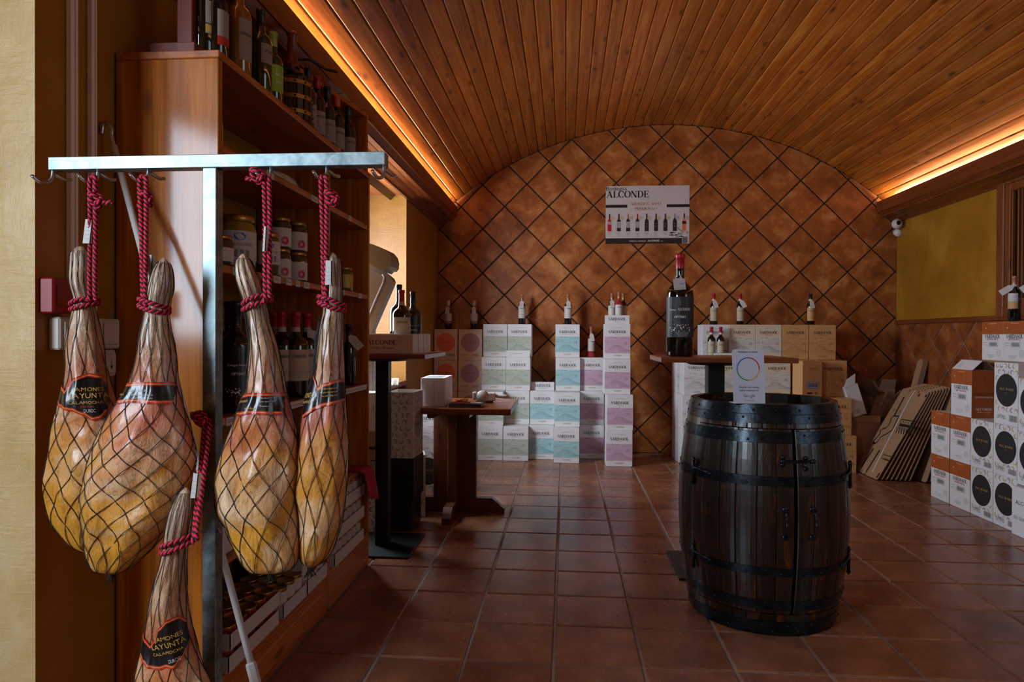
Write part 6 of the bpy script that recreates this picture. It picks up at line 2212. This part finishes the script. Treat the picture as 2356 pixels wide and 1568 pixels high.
# sloping flaps of the two long sides meet near the ridge
MB().add([(0, 0, .33), (.25, 0, .33), (.25, .07, .40), (0, .07, .40), (0, .004, .331), (.25, .004, .331), (.25, .0725, .3985), (0, .0725, .3985)], [(0, 1, 2, 3), (4, 7, 6, 5), (0, 4, 5, 1), (1, 5, 6, 2), (2, 6, 7, 3), (3, 7, 4, 0)]).build('top_flap', 'white_card', oc)
MB().add([(0, .165, .33), (.25, .165, .33), (.25, .10, .40), (0, .10, .40), (0, .161, .331), (.25, .161, .331), (.25, .0975, .3985), (0, .0975, .3985)], [(0, 1, 2, 3), (4, 7, 6, 5), (0, 4, 5, 1), (1, 5, 6, 2), (2, 6, 7, 3), (3, 7, 4, 0)]).build('top_flap', 'kraft', oc)
MB().flat(ring(.06, .035, .013, .0145), lambda u, v: (u, v - .0006, .3307 + v)).build('flap_print', 'ink_soft', oc)

GB3 = 'bottles on the right-hand cartons'
wl = dict(z0=.28, z1=.68 - .06, arc=1.0, mat='paper_white', bars=[(.42, .46, 'ink_soft'), (.0, .4, 'tan_card')])
bottle('copper-capped bottle with slanting tag on the left low orange-topped carton', (3.10, 4.965, 1.335), lab=wl, cap='cap_copper', band='paper_white', face=-PI / 2 - 1.0, tagcard=(0, .9, 'paper_white'), group=GB3, h=.315)
bottle('red-capped bottle at the picture edge on the right low orange-topped carton', (3.10, 4.745, 1.335), lab=wl, cap='cap_red', band='paper_white', face=-PI / 2 - 1.0, tagcard=(0, .9, 'paper_white'), group=GB3, h=.325)
bottle('copper-capped bottle standing behind the open orange carton', (3.19, 5.30, .9995), cap='cap_copper', band='paper_white', group=GB3, h=.31, lab=LAB_SARD, face=-PI / 2 - 2.4)
for k in range(3):
    rcarton('mono', '%s orange-topped carton of the rear row behind the open carton' % ('bottom', 'second', 'third')[k], 5.42, RZ[k], w=.25, x=3.06)
rm = bottle('red-capped magnum inside the wooden display window', (XR + .13, 5.22, 1.533), cap='cap_red', h=.34, r=.05, lab=mag, face=PI)

# ------------------------------------------------------------------ flattened ham boxes leaning on the right wall
G4 = 'flattened ham boxes leaning in the corner'


def sheet_poly(w, l, nb=3):
    """sheet with rounded corners and notched ends"""
    r = .025
    pts = []
    def corner(cx, cy, a0):
        for k in range(5):
            a = math.radians(a0 + 22.5 * k)
            pts.append((cx + r * math.cos(a), cy + r * math.sin(a)))
    cuts = [w * .30, w * .47, w * .64]
    corner(r, r, 180)
    for c in cuts[:2]:
        pts.extend([(c - .012, .0), (c, .05), (c + .012, .0)])
    corner(w - r, r, 270)
    corner(w - r, l - r, 0)
    for c in reversed(cuts):
        pts.extend([(c + .012, l), (c, l - .05), (c - .012, l)])
    corner(r, l - r, 90)
    return pts


SP = sheet_poly(.45, .86)


def lean_matrix(bot, top, y_far):
    """local u runs from far to near (-y), v runs up the sheet from its foot to its head"""
    v = Vector((top[0] - bot[0], 0, top[1] - bot[1])).normalized()
    u = Vector((0, -1, 0))
    n = u.cross(v)
    return Matrix(((u.x, v.x, n.x, bot[0]), (u.y, v.y, n.y, y_far), (u.z, v.z, n.z, bot[1]), (0, 0, 0, 1)))


shm = MB().prism(SP, lambda u, v, w: (u, v, w), -.006, 0).mesh('flat_ham_box', 'kraft')
lab_s = ['front', 'second', 'third', 'fourth', 'fifth', 'sixth', 'seventh', 'eighth']
for i in range(8):
    bx0, tx0 = 2.652 + .036 * i, 3.068 + .022 * i
    L_ = math.sqrt(max(.86 ** 2 - (tx0 - bx0) ** 2, .1))
    o = obj('flat_ham_box', shm)
    o.matrix_world = lean_matrix((bx0, .009), (tx0, L_), 6.45 - .004 * i)
    tag(o, '%s flattened cardboard ham box of the strapped leaning bundle' % lab_s[i] if i else 'front flattened cardboard ham box with printed ham outline and strap', 'cardboard', G4)
    if i == 0:
        m = MB()
        zf = lambda u, v: (u, v, .0008)
        lw = .013
        # outline of a ham on its stand
        m.flat(line([(.02, .60), (.09, .60), (.10, .57), (.135, .55), (.145, .43), (.165, .40), (.165, .32), (.17, .21), (.195, .20), (.20, .22), (.205, .33), (.205, .41), (.22, .46), (.215, .56), (.21, .60), (.09, .60)], lw), zf, 0) if False else None
        pxy = lambda x, y: (0, 0)
        inv = o.matrix_world.inverted()

        def on(zx, zy):
            """print position read off the sheet where it is seen"""
            px, py = 1900 + zx * .19776, 820 + zy * .19776
            d = cam.matrix_world.to_3x3() @ Vector(((px - 1178) / CAM_F, -(py - 784) / CAM_F, -1))
            q = inv @ Vector((0, 0, CAM_H))
            dd = inv.to_3x3() @ d
            t = -q.z / dd.z
            r = q + dd * t
            return (r.x, r.y)
        hamo = [on(*p) for p in ((788, 688), (852, 692), (835, 720), (800, 800), (775, 850), (720, 890), (690, 905), (640, 935), (600, 990), (575, 1010), (552, 1012), (550, 990), (590, 945), (630, 900), (640, 850), (665, 838), (700, 830), (745, 780), (760, 720), (788, 688))]
        m.flat(line(hamo, lw), zf, 0)
        for p, q in (((912, 470), (800, 680)), ((555, 1068), (425, 1265)), ((628, 1085), (470, 1340)), ((1095, 430), (1075, 465)), ((1175, 440), (1158, 475)), ((625, 1355), (590, 1408))):
            m.flat(line([on(*p), on(*q)], .022), zf, 0)
        m.flat([[on(*p) for p in ((548, 1003), (562, 990), (580, 1000), (572, 1018), (552, 1018))]], zf, 0)
        # pictogram strip with row of knives
        c = [on(*p) for p in ((882, 728), (1058, 758), (1032, 812), (862, 780))]
        m.flat(line(c + [c[0]], .009), zf, 0)
        m.flat([[on(*p) for p in ((858, 784), (1028, 816), (1018, 838), (846, 806))]], zf, 0)
        for q in range(5):
            cc = on(900 + 32 * q, 757 + 6 * q)
            m.flat([disc(cc[0], cc[1], .007, .009, 6)], zf, 0)
        for q in range(6):
            x, y = 845 + 28 * q, 815 + 5.5 * q
            m.flat(line([on(x, y), on(x - 18, y + 38)], .009) + line([on(x + 14, y), on(x + 2, y + 44)], .009) + line([on(x - 18, y + 38), on(x - 28, y + 72)], .013), zf, 0)
        c = [on(*p) for p in ((672, 1136), (772, 1168), (744, 1214), (648, 1180))]
        m.flat(line(c + [c[0]], .007), zf, 0)
        a0, a1 = on(752, 1196), on(668, 1166)
        rr = math.atan2(a1[1] - a0[1], a1[0] - a0[0])
        put_text(m, sans('FRAGILE'), zf, (a0[0] + a1[0]) / 2, (a0[1] + a1[1]) / 2, .022, 0, w=.075, rot=rr)
        cc = on(640, 1048)
        m.flat([rect(cc[0] - .009, cc[1] - .011, cc[0] + .009, cc[1] - .006), rect(cc[0] - .009, cc[1] - .003, cc[0] + .009, cc[1] + .002), rect(cc[0] - .007, cc[1] + .005, cc[0] + .007, cc[1] + .010)], zf, 1)
        for zx, zy in ((795, 625), (862, 640)):
            cc = on(zx, zy)
            m.flat([disc(cc[0], cc[1] + .005, .006, .009, 8), rect(cc[0] - .0015, cc[1] - .02, cc[0] + .0015, cc[1])], zf, 0)
        m.build('ham_print', ['ink', 'ink_brown'], o)
        st = [on(*p) for p in ((1042, 395), (990, 470), (870, 700), (700, 1030), (545, 1340))]
        sm = MB().flat(line(st, .016), lambda u, v: (u, v, .0022))
        sm.flat([[(st[0][0] - .004, .86), (st[0][0] + .004, .86), (st[0][0] + .004, .865), (st[0][0] - .004, .865)]], lambda u, v: (u, v, .002))
        sm.build('strap', 'paper_white', o)
shm2 = MB().prism(sheet_poly(.30, .80), lambda u, v, w: (u, v, w), -.006, 0).mesh('flat_ham_box', 'kraft')
for i in range(4):
    bx0, tx0 = 3.01 + .03 * i, 3.235 + .012 * i
    o = obj('flat_ham_box', shm2)
    o.matrix_world = lean_matrix((bx0, .009), (tx0, .74), 6.27 - .05)
    tag(o, '%s flattened ham box of the short bundle between the strapped one and the stacked cartons' % lab_s[i], 'cardboard', G4)
shm3 = MB().prism([(.0, 0), (.10, 0), (.10, 1.0), (.09, 1.03), (.05, 1.045), (.01, 1.03), (0, 1.0)], lambda u, v, w: (u, v, w), -.006, 0).mesh('card_strip', 'kraft')
for i in range(5):
    o = obj('card_strip', shm3)
    o.matrix_world = lean_matrix((3.06 + .012 * i, .009), (3.30 + .010 * i, 1.0), 6.66)
    tag(o, '%s round-ended cardboard strip sticking up behind the strapped bundle' % lab_s[i], 'cardboard', 'round-ended cardboard strips')

# ------------------------------------------------------------------ heap of open cartons in the corner
def open_box(label, loc, w, d, h, rot, flaps, mat='kraft', inner='kraft_dark', tilt=(0, 0)):
    t = thing('open_carton', label, 'carton', loc, (tilt[0], tilt[1], rot), 'open cartons heaped in the corner')
    m = MB()
    th = .004
    m.box(0, 0, 0, w, d, th)
    for (a, b, c, e) in ((0, 0, w, th), (0, d - th, w, d), (0, th, th, d - th), (w - th, th, w, d - th)):
        m.box(a, b, th, c, e, h)
    m.build('carton_body', mat, t)
    for side, ang, ln in flaps:
        X = {'f': Matrix.Translation((0, 0, h)), 'b': Matrix.Translation((w, d, h)) @ Matrix.Rotation(PI, 4, 'Z'),
             'l': Matrix.Translation((0, d, h)) @ Matrix.Rotation(-PI / 2, 4, 'Z'), 'r': Matrix.Translation((w, 0, h)) @ Matrix.Rotation(PI / 2, 4, 'Z')}[side]
        ww = w if side in 'fb' else d
        MB().prism([(.002, 0), (ww - .002, 0), (ww - .012, ln), (.012, ln)], lambda u, v, q: (u, q, v), 0, .004, 0, X @ Matrix.Rotation(ang, 4, 'X')).build('flap', mat, t)
    return t


open_box('tall brown open carton on the floor between orange cartons and leaning bundle', (2.635, 6.50, .0005), .26, .24, .50, -.05, (('f', 2.9, .06), ('b', .3, .12)))
open_box('brown carton with splayed flaps thrown against the back wall', (2.62, 6.79, .30), .34, .22, .44, -.25, (('f', .9, .12), ('b', .2, .16), ('r', .8, .12)), mat='kraft_dark', tilt=(0, .35))
open_box('printed kraft carton tipped on its side in the corner heap', (2.94, 6.62, .34), .20, .18, .34, .35, (('f', .5, .10), ('r', .7, .12)), tilt=(.1, .35))
open_box('small pale carton at the back of the corner heap', (3.05, 6.88, .42), .16, .14, .30, .1, (('f', .4, .10), ('l', .5, .08)), mat='peach_card')
for k, (x, y, z, lb) in enumerate(((2.62, 6.80, .001, 'lower'), (2.93, 6.80, .001, 'right lower'))):
    t = tag(MB().cbox(0, 0, 0, .28, .34, .30, .003).build('closed_carton', 'kraft_dark', None, (x, y, z)), '%s closed brown carton buried under the corner heap' % lb, 'carton')
# white printed carton lid, leaning over the heap
wl_ = thing('printed_white_carton', 'white printed carton leaning out of the tall brown carton', 'carton', (2.70, 6.47, .505))
XX = Matrix.Rotation(-.30, 4, 'Y') @ Matrix.Rotation(.10, 4, 'Z')
MB().cbox(-.065, -.01, 0, .065, .055, .29, .002, 0, XX).build('lid_body', 'white_card', wl_)
MB().prism([(-.07, .285), (.04, .285), (.07, .38), (-.02, .35)], lambda u, v, w: (u, w, v), -.012, -.008, 0, XX).build('lid_flap', 'white_card', wl_)
lm = MB()
ff = lambda u, v: XX @ Vector((u, -.0108, v))
lm.flat(line(rect(-.02, .03, .012, .06) + [(-.02, .03)], .003) + [rect(-.012, .035, -.008, .055), rect(0, .035, .004, .055), rect(.0, .008, .035, .012)], ff)
lm.flat(ring(.05, .022, .005, .007), ff)
lm.build('lid_print', 'ink', wl_)
rl = thing('reuse_carton', 'kraft carton with dark upright lettering in the corner heap', 'carton', (2.86, 6.55, .40), .30)
XX2 = Matrix.Rotation(.42, 4, 'Y')
MB().cbox(0, 0, 0, .13, .11, .36, .002, 0, XX2).build('carton_body', 'kraft', rl)
lm2 = MB()
f2_ = lambda u, v: XX2 @ Vector((u, -.0007, v))
put_text(lm2, sans('RECICLA'), f2_, .085, .16, .035, 0, w=.15, rot=PI / 2)
put_text(lm2, sans('ALCONDE'), f2_, .06, .30, .012, 0, w=.08)
lm2.build('carton_print', 'ink', rl)

# ------------------------------------------------------------------ cartons under and behind the tables on the left
G5 = 'cartons stored under the tables on the left'
t = tag(MB().cbox(0, 0, 0, .16, .25, .20, .012).build('black_bag_box', 'black_card', None, (-1.10, 4.15, .0005)), 'glossy black wrapped box on the floor behind the bistro table foot', 'box', G5)
t = tag(MB().cbox(0, 0, 0, .165, .25, .255, .002).build('black_carton', 'black_card', None, (-1.10, 4.15, .2015), -.04), 'matt black wine carton on the wrapped black box', 'carton', G5)
m = MB()
put_text(m, sans('UNCONVENTIONAL'), lambda u, v: (.1658, u, v), .125, .05, .014, 0, w=.2)
m.build('carton_print', 'ink_soft', t)
gp = thing('open_pattern_carton', 'open crescent-pattern carton with grey disc on the black cartons', 'carton', (-1.11, 4.155, .4575), -.05, G5)
m = MB()
for (a, b, c, d) in ((0, 0, .17, .003), (0, .237, .17, .24), (0, .003, .003, .237), (.167, .003, .17, .237)):
    m.box(a, b, 0, c, d, .41)
m.box(.003, .003, 0, .167, .237, .003)
m.build('carton_body', 'grey_card', gp)
m = MB()
crescents(m, .24, .41, lambda u, v: (.1706, u, v), (0,), 5, lambda u, v: math.hypot(u - .12, v - .2) < .10)
mf = MB()
crescents(mf, .17, .41, lambda u, v: (u, -.0006, v), (0,), 6, lambda u, v: False)
mf.build('front_print', ['grey_spot'], gp)
m.flat([disc(.12, .2, .085)], lambda u, v: (.1708, u, v), 1)
put_text(m, sans('ALCONDE'), lambda u, v: (.1714, u, v), .12, .195, .012, 2, w=.11)
m.build('carton_print', ['grey_spot', 'poster_grey', 'ink'], gp)
pc = thing('pattern_carton', 'upright crescent-pattern carton on the floor beside the black boxes', 'carton', (-1.06, 4.47, .0005), .25, G5)
MB().cbox(0, 0, 0, .13, .16, .42, .002).build('carton_body', 'grey_card', pc)
m = MB()
mf = MB()
crescents(mf, .13, .42, lambda u, v: (u, -.0006, v), (0, 1), 7)
mf.build('front_print', ['poster_grey', 'black_spot'], pc)
crescents(m, .16, .42, lambda u, v: (.1306, u, v), (0, 1), 8)
m.flat([disc(.08, .30, .05)], lambda u, v: (.1308, u, v), 1)
m.build('carton_print', ['poster_grey', 'black_spot'], pc)
carton('optimo', 'crescent-pattern carton with black disc on the floor behind the table leg', G5, (-1.17, 5.10, .0005), .25, .165, CH - .004)
carton('roble', 'plain white carton on the black-disc carton behind the table leg', G5, (-1.19, 5.10, .3315), .25, .165, CH - .004)
lp = thing('scribbled_carton', 'pattern carton with blue pen strokes beside the shelving end', 'carton', (-1.362, 4.12, .0005), 0, G5)
MB().cbox(0, 0, 0, .225, .17, .36, .002).build('carton_body', 'grey_card', lp)
m = MB()
crescents(m, .225, .36, front, (0,), 9)
m.flat(line([(.17, .20), (.19, .24), (.2, .22), (.22, .26)], .003) + line([(.14, .13), (.18, .16), (.22, .18)], .003), front, 1)
m.build('carton_print', ['poster_grey', 'blue'], lp)
bl = thing('stacked_kraft_carton', 'brown carton on the scribbled carton beside the shelving end', 'carton', (-1.362, 4.125, .3615), 0, G5)
MB().cbox(0, 0, 0, .22, .165, .26, .002).build('carton_body', 'kraft', bl)
MB().flat([rect(.13, .15, .21, .17), rect(.16, .08, .21, .088)], front).build('carton_print', 'ink', bl)
wt = thing('tilted_white_carton', 'white carton with scribbles standing on the brown carton beside the shelving', 'carton', (-1.35, 4.14, .6225), .0, G5)
MB().cbox(0, 0, 0, .20, .14, .24, .002).build('carton_body', 'grey_card', wt)
MB().flat(line([(.15, .12), (.16, .16), (.17, .11), (.185, .15)], .003), front).build('carton_print', 'ink', wt)
